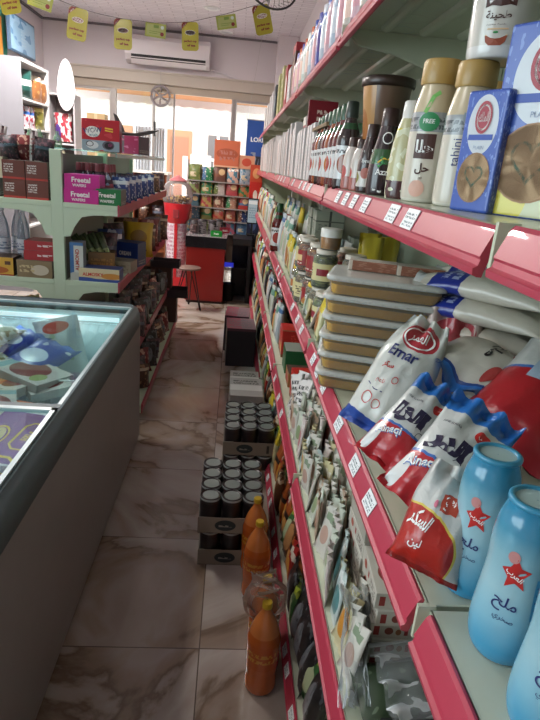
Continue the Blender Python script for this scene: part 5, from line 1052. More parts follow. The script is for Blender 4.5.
for i, (kd, x, y, s_) in enumerate([('dv', -.85, 3.8, 1.5), ('bl', -.84, 4.0, 1.5), ('dv', -.86, 4.25, 1.6), ('br', -.70, 4.6, 1.4), ('rd', -.70, 4.85, 1.4), ('dv', -.70, 5.1, 1.5), ('br', -.70, 5.35, 1.5), ('br', -.86, 4.7, 1.6)]):
    put(kd, (x, y, ZL3 + .001), (math.radians(-5), 0, math.radians(20 * (i % 3) + 10)), {'bl': 'blue', 'dv': 'dark', 'br': 'brown', 'rd': 'red'}[kd] + ' packet on the middle left tier, %s from its near end' % ORD[i], 'packets on the middle left tier', s_)
# low tiers
LN = {'bl': 'blue', 'dv': 'dark', 'br': 'brown', 'rd': 'red', 'bK': 'black shiny', 'bN': 'brown', 'bR': 'red'}
for tz, xx, nm in ((ZL4, -.63, 'second tier up'), (ZL1, -.58, 'bottom tier')):
    for i in range(14):
        kd = ['dv', 'br', 'dv', 'rd', 'bK', 'dv', 'bK'][i % 7]
        put(kd, (xx + rnd.uniform(-.02, .02), 3.42 + i * .148, tz + .001), (math.radians(rnd.uniform(-12, 0)), math.radians(rnd.uniform(-8, 8)), math.radians(rnd.uniform(20, 80))), LN[kd] + ' packet on the left gondola, %s, %s from the near end' % (nm, ORD[i]), 'dark packets on the ' + nm + ' of the left gondola', 1.15)
        kd = ['br', 'dv', 'bK'][i % 3]; put(kd, (xx - .15, 3.45 + i * .148, tz + .001), (0, 0, math.radians(rnd.uniform(0, 60))), LN[kd] + ' packet in the back row, %s, %s from the near end' % (nm, ORD[i]), 'back-row packets on the ' + nm, 1.3)
def opentray():
    o = MB().box(-.15, .15, -.11, .11, 0, .005).build('display_tray', mat('black_tray', '#3a3036', .4)); o['category'] = 'tray'
    for a in ((-.15, .15, -.11, -.105), (-.15, .15, .105, .11), (-.15, -.145, -.105, .105), (.145, .15, -.105, .105)): MB().box(*a, .005, .07).build('side', mat('black_tray', '#3a3036', .4), o)
    return o
BUILD['opentray'] = opentray
put('opentray', (-.62, 5.42, ZL4 + .20), 0, 'open black display tray at the far end of the second tier up', 'black display trays', .9); put('opentray', (-.55, 5.35, ZL1 + .25), math.radians(4), 'open black display tray at the far end of the bottom tier', 'black display trays')
boxkind('stand', 'dark_carton', 'carton', .20, .16, .199, mat('brown_dark_carton', '#5a4038', .6), None); put('stand', (-.66, 5.42, ZL4), 0, 'dark carton holding up the upper black tray'); put('stand', (-.60, 5.35, ZL1), 0, 'dark carton holding up the lower black tray', None, (1, 1, 1.25))
# left side of the gondola
for i, (kd, x, z) in enumerate([('brownbox', -1.095, 0), ('brownbox', -1.095, .1005)]): put(kd, (x, f0, ZL2 + z), 0, 'brown box with white labels, %s of two next to the gondola post' % ['lower', 'upper'][i], 'brown boxes')
for i, (x, z) in enumerate([(-1.225, 0), (-1.225, .1005), (-1.37, 0)]): put('brownbox', (x, f0 + .01, ZL2 + z), math.radians(2), 'brown box with white labels, ' + ['lower, second from the post', 'upper, second from the post', 'at the left edge under the cream box'][i], 'brown boxes')
put('creambox', (-1.36, f0 + .02, ZL2 + .101), 0, 'cream and yellow box on the brown boxes at the left edge', None, (.8, 1, .85))
sach('strip', '#cfc7c4', [('u', .35, .65, '#4a2c30'), ('t', .1, .9, .2, .8, '#7c3a3c', 5)], .05, .19, .02, 'hanging_strip', 'packet'); sach('stripk', '#2c2628', [('u', .3, .6, '#8c8484')], .05, .19, .02, 'hanging_strip', 'packet')
for i in range(6):
    kd = ['dv', 'strip', 'rd', 'dv', 'strip', 'dv'][i]
    put(kd, (-1.09 - .06 * i, f0 + .03 + .02 * (i % 3), ZL2 + (.2015 if i < 4 else .215)), (math.radians(-8), math.radians(8 - 5 * (i % 4)), math.radians(10)), {'strip': 'white and maroon strip', 'dv': 'dark packet', 'rd': 'red packet'}[kd] + ' on top of the brown boxes, %s from the post' % ORD[i], 'packets over the brown boxes', .85)
put('redflat', (-1.105, 3.39, ZL3 + .1005), 0, 'red flat box, lower of two on the tan display box', 'red flat boxes'); put('redflat', (-1.10, 3.392, ZL3 + .156), math.radians(-2), 'red flat box, upper of two on the tan display box', 'red flat boxes')
put('tanbox', (-1.13, 3.385, ZL3), 0, 'tan display box next to the gondola post on the lower left tier'); put('croibox', (-1.345, 3.385, ZL3), 0, 'yellow croissant box at the left edge')
def water():
    o = MB().lathe(smooth_prof([(0, 0), (.036, 0), (.04, .008), (.038, .07), (.040, .1), (.038, .2), (.03, .25), (.014, .29), (.013, .31)], 3), 24).build('water_bottle', clear_mat('water_plastic', '#a9b8c8', .35, .1)); o['category'] = 'bottle'
    MB().lathe([(.015, .305), (.0155, .325), (.014, .327)], 20).build('cap', mat('water_cap', '#c9d3dc', .4), o); MB().lathe([(.0405, .10), (.0405, .17)], 24, cap=False).build('paper_label', mprint('water_label', '#c9d0d8', [('t', .0, 1, .2, .8, '#6a7a94', 3)]), o); return o
BUILD['water'] = water
for i, (x, s_) in enumerate([(-1.36, 1.0), (-1.24, .95), (-1.30, 1.0)]): put('water', (x, 3.47 + .08 * (i == 2), ZL3 + .001), 0, 'tall clear bottle behind the ' + ['croissant box at the left edge', 'tan display box', 'croissant box, between the other two'][i], 'clear bottles on the left tier', (s_, s_, 1.15))
for i in range(7): put(['rd', 'br', 'yb', 'dv'][i % 4], (-1.05 - .06 * i, 3.40, ZL4 + .22), (math.radians(-60), 0, math.radians(20 * i)), 'colourful packet heaped under the lower left tier, %s from the post' % ORD[i], 'packets under the lower left tier', .9)
boxkind('heapbox', 'dark_carton', 'carton', .42, .2, .21, mat('dark_carton', '#2f2524', .6), None); put('heapbox', (-1.24, 3.42, ZL4 + .001), 0, 'dark carton under the heap of colourful packets')

# ================================================================= IN THE FREEZER
bag = lambda kind, base, top, face, h, l, g='frozen packs in the freezer': put2(kind, base, top, face, h, l, g)
sach('fzB', '#2440a0', [('e', .5, .45, .3, .16, '#c9d6ea'), ('n', 4, .64, '#c9d6e4'), ('v', .85, 1, '#4a6ab0')], .26, .36, .09, 'frozen_bag', 'bag'); sach('fzW', '#c9d0cc', [('n', 3, .6, '#a8b59a'), ('v', .82, 1, '#d5dbda'), ('e', .5, .88, .3, .08, '#c0503c')], .24, .34, .10, 'frozen_bag', 'bag')
sach('fzC', '#b9c0a8', [('n', 4, .55, '#8a7a4a'), ('n', 6, .62, '#e0e3dc')], .26, .32, .09, 'frozen_bag', 'bag')
boxkind('fzO', 'frozen_carton', 'carton', .19, .28, .04, mprint('fz_o', '#c9c6c0', [], .4, 0), None, mprint('fz_ot', '#cfcac4', [('v', .35, .8, '#c9642a'), ('e', .5, .25, .35, .15, '#7a2f30'), ('e', .5, .55, .3, .12, '#e0a060')], .5, 0))
boxkind('fzR', 'frozen_carton', 'carton', .20, .28, .04, mat('fz_rs', '#a9a39c', .5), None, mprint('fz_rt', '#c5c0ba', [('e', .5, .5, .4, .3, '#7a2c28'), ('v', .8, .95, '#7fa8b0'), ('e', .3, .2, .2, .1, '#8fa05c')], .5, 0))
def purple():
    tp = mprint('fz_pt', '#6a1f8a', [('n', 5, .66, '#8a4aa0'), ('u', 0, .03, '#d8d4dc'), ('u', .97, 1, '#d8d4dc')], .5, 0)
    o = MB().box(-.17, .17, -.11, .11, 0, .04, [1, 1, 1, 1, 1, 0]).build('frozen_carton', [tp, mat('fz_ps', '#a9a0b0', .5)], None, .002); o['category'] = 'carton'
    s = lambda a, b: (a, b, .0408)
    decal('top_print', s, [ELL(-.02, .055, .06, .026, 1), ELL(-.02, .055, .075, .038, 0, r0=.86), STROKE([(-.15, .08), (-.125, .05), (-.125, -.05), (-.15, -.08)], .012, 0), STROKE([(-.05, -.01), (.07, -.01), (.095, -.03), (.095, -.06), (.07, -.08), (-.05, -.08), (-.075, -.06), (-.075, -.03)], .008, 0, True), T('500 g', .01, -.045, .028, 0, bold=.03), STROKE([(-.06, .055), (.02, .055)], .008, 2)], [Y_, mat('ink_beige', '#cbb98a', .5), mat('ink_purple', '#5a2470', .5)], o)
    return o
BUILD['purple'] = purple
for i, (u, v) in enumerate([(20, 448), (8, 475), (55, 428)]): pass
FP = [('purple', (-0.695, 1.742, 0.640), (3, -3, 82), 'purple frozen carton with yellow rings in the near freezer section, upper', 1.0), ('purple', (-0.720, 1.542, 0.600), (0, 0, 76), 'purple frozen carton in the near freezer section, lower', 1.0), ('fzO', (-0.806, 2.019, 0.600), (0, 0, 75), 'orange-topped frozen carton just before the lid divider', 1.0), ('fzR', (-0.901, 2.037, 0.620), (0, 5, 20), 'white frozen carton with a dark red picture before the lid divider', 1.0),
      ('fzR', (-0.887, 2.458, 0.600), (6, 4, 62), 'frozen carton with red meat picture just beyond the lid divider', 1.1), ('fzO', (-0.821, 2.444, 0.570), (3, -4, 35), 'white and orange frozen carton beyond the divider, next to the freezer side', 1.0), ('fzO', (-0.980, 2.371, 0.580), (0, 5, 70), 'orange frozen carton beyond the divider, away from the side', 1.0), ('purple', (-0.676, 1.572, 0.540), (0, 0, 80), 'purple frozen carton lowest in the near section', .9)]
for kd, p, (rx, ry, rz), l, s_ in FP: put(kd, p, (math.radians(rx), math.radians(ry), math.radians(rz)), l, 'frozen cartons in the freezer', s_)
bag('fzB', (-.98, 2.46, .60), (-.83, 2.77, .665), (-.1, -.6, 1), .36, 'blue frozen bag on the heap in front of the tall white one', 'frozen bags'); bag('fzB', (-1.14, 2.62, .64), (-1.0, 2.90, .68), (-.1, -.6, 1), .36, 'blue frozen bag farther back on the heap', 'frozen bags')
bag('fzW', (-.80, 2.84, .40), (-.90, 2.90, .765), (-.3, -1, .3), .34, 'tall cloudy white frozen bag standing at the back of the freezer', 'frozen bags'); bag('fzC', (-1.16, 2.38, .60), (-1.10, 2.62, .66), (0, -.8, .9), .32, 'clear bag of frozen vegetables at the left edge of the photo', 'frozen bags')
bag('fzW', (-.70, 2.60, .41), (-.69, 2.88, .43), (0, -.3, 1), .34, 'white frozen bag lying flat at the back right corner of the freezer', 'frozen bags'); bag('fzC', (-1.17, 2.58, .70), (-1.12, 2.84, .72), (0, -.6, 1), .32, 'bag of brown frozen food farthest back at the left edge', 'frozen bags')
boxkind('base_layer', 'frozen_carton', 'carton', .74, 1.2, .28, mat('frost', '#c5d0d2', .5), None); put('base_layer', (-.95, 2.27, .121), 0, 'frosted bottom layer of packs in the far freezer section', None, (.9, 1, 1.25)); put('base_layer', (-.95, .95, .121), 0, 'frosted bottom layer of packs in the near freezer section', None, (.9, .9, 1.35))
def basket(y0, y1, zt, l):
    t = thing('wire_basket', l, 'basket', (-.94, (y0 + y1) / 2, .40), group='white wire freezer baskets'); x0, x1 = -.375, .375; a, b = -(y1 - y0) / 2, (y1 - y0) / 2; h = zt - .40; wm = mat('white_wire', '#dde3e4', .35)
    MB().tube([(x0, a, h), (x1, a, h), (x1, b, h), (x0, b, h)], .004, 6, closed=True).build('rim', wm, t)
    for k in range(8):
        x = x0 + (x1 - x0) * k / 7; MB().tube([(x, a, h), (x, a, 0)], .0022, 5).build('wire', wm, t); MB().tube([(x, b, h), (x, b, 0)], .0022, 5).build('wire', wm, t)
    for k in range(1, 8):
        y = a + (b - a) * k / 8; MB().tube([(x1, y, h), (x1, y, 0)], .0022, 5).build('wire', wm, t)
    for z in (h * .33, h * .66): MB().tube([(x0, a, z), (x1, a, z), (x1, b, z), (x0, b, z)], .0022, 5, closed=True).build('hoop', wm, t)
basket(1.72, 2.40, .62, 'white wire basket edge in the far freezer section'); basket(.9, 1.60, .60, 'white wire basket edge in the near freezer section')
# ================================================================= COUNTER, DISPLAYS AND THE BACK OF THE SHOP
t = thing('red_counter', 'bright red checkout counter with a black band round its top', 'counter', (-.305, 6.95, 0))
MB().box(-.225, .225, -.33, .33, .03, .66).build('body', mat('counter_red', '#94201c', .3, coat=.3), t, bevel=.003)
MB().box(-.21, .21, -.31, .31, 0, .03).build('plinth', mat('counter_plinth', '#3a2020', .6), t)
MB().box(-.235, .24, -.345, .345, .66, .785).build('top_band', mat('counter_black', '#17151a', .25, coat=.3), t, bevel=.002)
MB().box(-.235, .24, -.345, .345, .785, .79).build('worktop', mat('counter_top', '#8c8486', .2), t)
CT = .7905
t = thing('bar_stool', 'round tan stool on thin bent wire legs before the red counter', 'stool', (-.47, 6.32, 0))
MB().lathe([(.001, .455), (.13, .455), (.138, .462), (.138, .472), (.132, .478), (.001, .478)], 32).build('seat', mat('stool_seat', '#7f665c', .45, coat=.1), t)
for k in range(3):
    a = math.radians(-150 + 120 * k); c_, s__ = math.cos(a), math.sin(a)
    MB().tube([(.05 * c_ - .035 * s__, .05 * s__ + .035 * c_, .455), (.175 * c_ - .005 * s__, .175 * s__ + .005 * c_, .012), (.178 * c_, .178 * s__, .006), (.175 * c_ + .005 * s__, .175 * s__ - .005 * c_, .012), (.05 * c_ + .035 * s__, .05 * s__ - .035 * c_, .455)], .006, 8).build('leg', mat('stool_wire', '#2a2224', .4, metal=.5), t)
# gumball machine
gx, gy = -.70, 7.2
t = thing('gumball_machine', 'red gumball machine with a clear globe over a white striped stand', 'gumball machine', (gx, gy, 0))
redm = mat('gum_red', '#c8202c', .3, coat=.4)
MB().box(-.15, .15, -.14, .14, 0, .20).build('base', redm, t, bevel=.008)
st_ = MB().lathe([(.12, .20), (.12, .45), (.13, .62), (.12, .80), (.115, .86)], 24).build('stand', mprint('gum_stand', '#d9cfd6', [('n', 6, .56, '#c9a8b4'), ('t', 0, 1, .0, 1, '#b98a9a', 14)], .3), t)
MB().box(-.018, .018, -.135, -.118, .2, .86).build('stripe', redm, st_)
MB().lathe([(.115, .86), (.15, .93), (.165, 1.05), (.17, 1.10)], 28).build('cup', redm, t); MB().box(-.035, .035, -.175, -.13, .93, 1.03).build('coin_slot', mat('coin_metal', '#8c2a30', .4), t, bevel=.004)
MB().lathe(smooth_prof([(.165, 1.10), (.185, 1.15), (.18, 1.24), (.15, 1.32), (.09, 1.36)], 3), 28).build('globe', clear_mat('globe_plastic', '#e3dadb', .14, .05), t)
MB().lathe(smooth_prof([(.10, 1.355), (.11, 1.365), (.07, 1.39), (.015, 1.42), (.001, 1.425)], 3), 28).build('cap', mat('gum_cap', '#b5686c', .35), t)
gb = MB(); ic = []
for i in range(90):
    a = rnd.uniform(0, 2 * PI); r = .15 * math.sqrt(rnd.random()); z = 1.12 + .02 * (i // 30) ; 
    gb.lathe([(.001, -.016), (.011, -.011), (.016, 0), (.011, .011), (.001, .016)], 8, m=i % 4, M=Matrix.Translation((r * math.cos(a), r * math.sin(a), z + rnd.uniform(0, .02))), cap=False)
g_ = gb.build('gumballs', [mat('gum1', '#8a5a2a', .3), mat('gum2', '#b5803a', .3), mat('gum3', '#6a3a22', .3), mat('gum4', '#c9a45a', .3)]); g_.location = (gx, gy, 0); tag(g_, 'brown and amber gumballs piled in the clear globe', 'gumballs', None, 'stuff')
# things on the counter
boxw('grn2', 'gum_box', 'box', .13, .07, .062, '#128a2c', [('fresh', 0, .033, .022)], W_, '#0e6a22'); put('grn2', (-.19, 6.72, .7905), math.radians(-4), 'small bright green box at the front of the counter')
def canister(kind, m, r, h): 
    def f():
        o = MB().lathe([(r * .95, 0), (r, .004), (r, h)], 22).build('candy_jar', m); o['category'] = 'jar'; MB().lathe([(r * 1.04, h), (r * 1.04, h + .018), (r * .9, h + .022)], 22).build('lid', mat('canister_lid', '#3a3438', .4), o); return o
    BUILD[kind] = f
canister('can1', mprint('canister_grey', '#8a8284', [('n', 5, .56, '#4a4246')], .2), .05, .14); canister('can2', mprint('canister_dark', '#4a3a3c', [('n', 5, .56, '#7f6a6a')], .2), .045, .11)
for i, (kd, x, y) in enumerate([('can1', -.37, 6.92), ('can1', -.25, 6.95), ('can2', -.46, 6.85), ('can2', -.40, 7.1), ('can1', -.18, 7.1), ('can2', -.48, 7.05)]): put(kd, (x, y, CT), i, ['grey candy jar on the counter behind the green box', 'grey candy jar on the counter, second behind the green box', 'dark candy jar at the left edge of the counter', 'dark candy jar in the back row on the counter', 'grey candy jar at the back right of the counter', 'dark candy jar at the back left of the counter'][i], 'candy jars on the counter')
boxw('pk', 'gum_box', 'box', .13, .1, .07, '#a5283c', [], W_, '#7c2030', [('t', .1, .9, .3, .8, '#e0c8c8', 1)])
put('pk', (-.12, 7.12, .7905), math.radians(20), 'dark pink box at the back right of the counter')
# snack rack behind the counter
t = thing('snack_rack', 'tall wire snack rack crowded with colourful packs behind the counter', 'rack', (-.20, 7.55, 0))
wm = mat('rack_wire', '#a9a09c', .4, metal=.4)
MB().box(-.40, .40, .0, .02, .35, 1.52).build('back_panel', mat('rack_card', '#8f7a68', .7), t); MB().box(-.42, -.40, 0, .02, 0, 1.62).build('upright', wm, t); MB().box(.40, .42, 0, .02, 0, 1.62).build('upright', wm, t)
RZ = [.74, .90, 1.06, 1.22, 1.38]
for z in RZ + [.35]: MB().box(-.40, .40, -.10, .02, z - .012, z).build('tier', wm, t)
MB().box(-.44, .44, -.2, .2, 0, .03).build('foot', wm, t)
cols = [['#3c7f9a', '#8a9a44', '#b98a3a', '#c9506a', '#3f6a9a'], ['#4a86a8', '#8c8a3c', '#b96a3a', '#b5473c', '#27407a'], ['#5f8fa5', '#c9a24a', '#8c4a30', '#cf8a6a', '#c42a20'], ['#8a9a4a', '#2f8a4c', '#c9b8b0', '#c93a42', '#c96a2c'], ['#6a7a2c', '#1f8a4a', '#7a4a3c', '#d9a08a', '#a5b5c4']]
nmc = [['teal', 'olive', 'amber', 'pink', 'blue'], ['sky blue', 'khaki', 'orange', 'brick red', 'navy'], ['grey-blue', 'mustard', 'brown', 'salmon', 'scarlet'], ['lime', 'green', 'pale', 'crimson', 'orange'], ['moss green', 'emerald', 'chestnut', 'peach', 'pale blue']]
def mute(h):
    v = [int(h[i:i+2], 16) for i in (1, 3, 5)]; g = sum(v) / 3
    return '#%02x%02x%02x' % tuple(int(.72 * a + .28 * g * .9) for a in v)
cols = [[mute(c_) for c_ in r] for r in cols]
for r in range(5):
    for c_ in range(5):
        m = mprint('rk_%d_%d' % (r, c_), cols[r][c_], [[('r', .1, .6, .2, .5, '#c9b79a'), ('n', 4, .55, cols[(r + 2) % 5][(c_ + 1) % 5])], [('n', 3, .5, cols[(r + 1) % 5][(c_ + 2) % 5]), ('t', .1, .9, .7, .92, '#f0ebe2', 1)], [('v', .3, .5, cols[(r + 3) % 5][c_]), ('e', .6, .6, .25, .2, '#d9b98a')], [('u', 0, .35, cols[(r + 1) % 5][(c_ + 3) % 5]), ('n', 5, .6, '#d9cfc0')]][(r * 7 + c_ * 3) % 4], .35, .3)
        o = MB().pillow(rnd.uniform(.145, .175), rnd.uniform(.15, .2), .035, 6, 8, seed=r * 5 + c_, wr=.004, fat=.5, top=.012, bot=.01).build('snack_pack', m, loc=(-.20 - .32 + .16 * c_, 7.49, RZ[r] + .002), rot=(math.radians(-6), 0, math.radians(rnd.uniform(-8, 8))))
        tag(o, '%s snack pack on the rack behind the counter, %s shelf up' % (nmc[r][c_], ORD[r]), 'packet', 'snack packs on the rack')
cyl = MB().lathe([(.002, 0), (.002, 0)], 4) if False else None
o = MB().box(-.16, .16, -.01, .01, 0, .32).build('display_card', mprint('card_orange', '#c96a4a', [('e', .5, .5, .42, .2, '#a8543a'), ('t', .2, .8, .25, .7, '#b5766a', 2), ('v', 0, .06, '#e0b090')], .4), loc=(-.13, 7.50, 1.56)); tag(o, 'large orange-brown display card standing on top of the snack rack', 'card')
o = MB().box(-.10, .10, -.01, .01, 0, .16).build('display_card', mprint('card_peach', '#d89a7a', [('e', .5, .5, .3, .3, '#c9503a')], .4), loc=(.12, 7.50, 1.56)); tag(o, 'smaller peach card standing on the snack rack beside the large one', 'card')
# red hanging panel, navy panel
t = thing('red_dispenser', 'narrow red and navy vending box beside the snack rack', 'dispenser', (.245, 7.30, 0)); 
MB().box(-.075, .075, -.06, .06, 0, .80).build('cabinet', mat('disp_dark', '#1c1a22', .5), t); MB().box(-.075, .075, -.06, .06, .80, 1.10).build('lower_panel', mprint('disp_navy', '#1e2440', [('e', .5, .45, .3, .35, '#4a5a80')], .4), t); MB().box(-.075, .075, -.06, .06, 1.10, 1.42).build('front_panel', mprint('disp_red', '#c22018', [('e', .5, .5, .18, .2, '#e8d8cc')], .35, .3), t); MB().box(-.075, .075, -.06, .06, 1.42, 1.62).build('top_panel', mprint('disp_or', '#c4482a', [('e', .5, .5, .3, .3, '#e0a06a')], .35, .3), t)
# banner with dark figures and the letters LOR
t = thing('hanging_banner', 'tall blue hanging banner lettered LOR above dark figures', 'banner', (.235, 8.05, 1.0))
bb = (0.250, 8.000, 1.874)
MB().box(-.13, .13, -.006, .006, 0, 1.18).build('cloth', mprint('banner_blue', '#2a4f9a', [('v', 0, .62, '#2a2c38'), ('n', 7, .58, '#8a94a8'), ('v', .66, 1, '#2450a0')], .6), t)
decal('letters', lambda a, b: (a, -.0068, b), [T('LORI', .01, .94, .06, 0, bold=.03)], [W_], t)
MB().tube([(-.14, 0, 1.18), (.14, 0, 1.18)], .008).build('rod', alu, t); MB().tube([(-.13, 0, 1.18), (0, 0, 2.29)], .002, 5).build('cord', alu, t)
MB().tube([(0, -.02, 0), (0, -.02, -.98)], .012).build('pole', alu, t); MB().box(-.12, .12, -.1, .1, -1.0, -.98).build('foot', alu, t)
# point-of-sale screen
t = thing('till_screen', 'white-lit till screen turned towards the aisle beside the counter', 'screen', (0.215, 6.750, 0.821), (0, 0, math.radians(-8)))
MB().box(-.045, .045, -.04, .04, 0, .02).build('base', mat('screen_black', '#151518', .4), t); MB().box(-.012, .012, -.01, .01, .02, .16).build('stem', mat('screen_black', '#151518', .4), t)
fr = MB().box(-.062, .062, -.015, .015, .14, .43).build('case', mat('screen_black', '#151518', .4), t, bevel=.004); MB().box(-.052, .052, -.017, -.015, .155, .415).build('display', mprint('screen_face', '#a8c0cc', [('v', .8, .95, '#dfe8ec'), ('t', .1, .9, .2, .7, '#7a9aac', 5)], .2), fr)
t = thing('till_desk', 'black till desk in shadow behind the shelf end', 'desk', (.15, 7.0, 0))
MB().box(-.145, .085, -.25, .22, .70, .775).build('top', mat('desk_black', '#1a171b', .4), t); MB().box(-.145, .085, .18, .22, 0, .70).build('back', mat('desk_black', '#1a171b', .4), t); MB().box(.045, .085, -.25, .18, 0, .70).build('side', mat('desk_black', '#1a171b', .4), t)
MB().box(-.145, .045, -.2, .18, .40, .42).build('shelf', mat('desk_black', '#1a171b', .4), t)
o = MB().box(-.05, .06, -.05, .05, 0, .04).build('charger', mat('charger_blue', '#3a3fb0', .4, emit='#3038d0', es=.6), loc=(-.03, 6.88, .4205)); tag(o, 'small blue-lit gadget on the till desk shelf', 'gadget')
t = thing('bin', 'black plastic bin under the till desk', 'bin', (-.02, 6.88, 0), s=.7); MB().lathe([(.09, 0), (.11, .30), (.115, .305), (.105, .305), (.086, .01), (.001, .01)], 24).build('body', mat('bin_black', '#151417', .4), t)
# ----- white slatted display board behind the gumball machine
o = MB().box(-.2, .2, -.02, .02, 0, 1.0).build('display_board', mprint('board_white', '#ddd5d6', [('n', 5, .6, '#b8a5a8')], .6), loc=(-.55, 8.3, .0)); tag(o, 'white display board standing by the doorway behind the gumball machine', 'board')
# ================================================================= TALL RACK, POSTERS, LEFT CORNER
t = thing('wall_rack', 'tall white-shelved rack with a grey side panel along the left wall', 'rack', (0, 0, 0))
rk = mat('rack_white', '#d9d5d6', .45); rg = mat('rack_grey', '#8c8b92', .5)
x0, x1, y0, y1, zt = -2.74, -2.3, 6.62, 7.56, 2.47
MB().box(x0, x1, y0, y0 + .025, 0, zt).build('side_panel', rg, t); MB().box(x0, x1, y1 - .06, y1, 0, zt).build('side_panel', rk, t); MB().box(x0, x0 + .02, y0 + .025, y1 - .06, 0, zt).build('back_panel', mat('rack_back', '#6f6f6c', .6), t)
RS = [.3, .75, 1.2, 1.52, 1.80, 2.09]
for z in RS: MB().box(x0 + .02, x1, y0 + .025, y1 - .06, z - .02, z).build('shelf', rk, t)
MB().box(x0 + .02, x1, y0 + .025, y1 - .06, zt - .03, zt).build('top_panel', rk, t)
sach('rkT', '#1f4a44', [('v', .45, .65, '#d9dcd6'), ('v', 0, .3, '#14302c')], .24, .3, .08, 'snack_bag', 'packet'); sach('rkB', '#8c5a34', [('v', .8, 1, '#d9cfc4'), ('n', 4, .6, '#b5804a')], .20, .28, .10, 'snack_bag', 'packet'); sach('rkW', '#c9c4cc', [('n', 4, .52, '#a03a4a'), ('v', .6, .75, '#2f5aa0')], .18, .22, .08, 'snack_bag', 'packet'); sach('rkO', '#6f6a2c', [('n', 4, .6, '#b5ab5a'), ('v', .8, .95, '#c9b96a')], .22, .24, .09, 'snack_bag', 'packet'); sach('rkK', '#3a2a34', [('u', .4, .7, '#d0c6cc'), ('n', 5, .6, '#8c4a5c')], .16, .24, .06, 'snack_bag', 'packet')
for i, (kd, y, z, l) in enumerate([('rkT', 6.85, 2.09, 'dark green bag with a white band on the top rack shelf'), ('rkB', 7.2, 2.09, 'brown bag with a pale top on the top rack shelf'), ('rkB', 7.4, 2.09, 'brown bag at the far end of the top rack shelf'), ('rkW', 6.8, 1.80, 'white and red bag on the second rack shelf, near end'), ('rkW', 6.95, 1.80, 'white and blue bag on the second rack shelf'), ('rkO', 7.25, 1.80, 'olive bag on the second rack shelf, far end'), ('rkK', 6.75, 1.52, 'dark striped bag on the third rack shelf, first'), ('rkK', 6.9, 1.52, 'dark striped bag on the third rack shelf, second'), ('rkW', 7.03, 1.52, 'white bag on the third rack shelf'), ('rkK', 7.17, 1.52, 'dark striped bag on the third rack shelf, third'), ('rkK', 7.32, 1.52, 'dark striped bag on the third rack shelf, fourth'), ('rkB', 6.85, 1.2, 'brown bag low on the rack'), ('rkK', 7.2, 1.2, 'dark bag low on the rack')]):
    put(kd, (-2.37, y + .06, z + .001), (0, 0, math.radians(62)), l, 'bags on the left wall rack')
# oval board on a narrow white cabinet
t = thing('narrow_cabinet', 'narrow white open cabinet in the corner under the oval board', 'cabinet', (-2.24, 7.95, 0))
MB().box(-.17, -.15, -.15, .15, 0, 2.30).build('side_panel', rk, t); MB().box(.15, .17, -.15, .15, 0, 2.26).build('side_panel', mat('cab_grey', '#b5aeb2', .5), t)
for z in (.5, 1.0, 1.37, 1.68, 2.26): MB().box(-.15, .15, -.15, .15, z - .02, z).build('shelf', rk, t)
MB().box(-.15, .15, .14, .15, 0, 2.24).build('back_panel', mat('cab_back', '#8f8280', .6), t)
sach('cbR', '#b53a48', [('n', 4, .5, '#e6dcdc'), ('e', .2, .3, .2, .3, '#5a3a8c')], .24, .34, .08, 'snack_bag', 'packet'); put('cbR', (-2.24, 7.88, 1.70), 0, 'red and white bag on the upper shelf of the narrow cabinet'); 
o = MB().lathe(smooth_prof([(0, 0), (.05, 0), (.055, .05), (.03, .10), (.05, .15), (.055, .19), (.03, .23), (.001, .245)], 3), 20).build('plush_figure', mprint('plush', '#d9cfb4', [('v', 0, .4, '#7fa08a')], .8), loc=(-2.29, 7.90, 1.381)); tag(o, 'cream and green round figure on the cabinet shelf', 'ornament')
o = MB().lathe(smooth_prof([(0, 0), (.035, 0), (.04, .08), (.02, .13), (.018, .17)], 3), 18).build('ornament_bottle', mat('orn_green', '#2f4a38', .3), loc=(-2.16, 7.88, 1.381)); tag(o, 'small dark green bottle beside the round figure in the cabinet', 'bottle')
ov = []; 
for k in range(40):
    a = 2 * PI * k / 40; xx = .125 * math.cos(a); zz = .37 * math.sin(a); xx *= 1.0 + (.12 if zz < 0 else -.12 * (zz / .37)); ov.append((xx, .37 + zz))
ov = [(a * .82, b * .80) for a, b in ov]; o = MB().prism(ov, .025).build('oval_board', mat('oval_white', '#e8e2e6', .45), None, .006, 2, loc=(-2.16, 7.76, 2.06), rot=(math.radians(-3), 0, math.radians(8))); tag(o, 'tall white oval board hung on the front of the narrow cabinet', 'board')
t = thing('cardboard_carton', 'tall plain cardboard carton on a stand beside the narrow cabinet', 'carton', (-1.94, 8.45, 1.30)); MB().box(-.12, .12, -.1, .1, 0, .80).build('body', mat('plain_card', '#c9ab7f', .8, var=.12), t); MB().box(-.02, .02, -.102, -.1, 0, .8).build('tape', mat('tape', '#d9c29a', .4), t)
t = thing('small_table', 'pale table under the cardboard carton', 'table', (-1.90, 8.45, 0)); MB().box(-.16, .16, -.15, .15, 1.26, 1.30).build('top', rk, t)
for a in (-.13, .13):
    for b in (-.12, .12): MB().box(a - .02, a + .02, b - .02, b + .02, 0, 1.26).build('leg', rk, t)
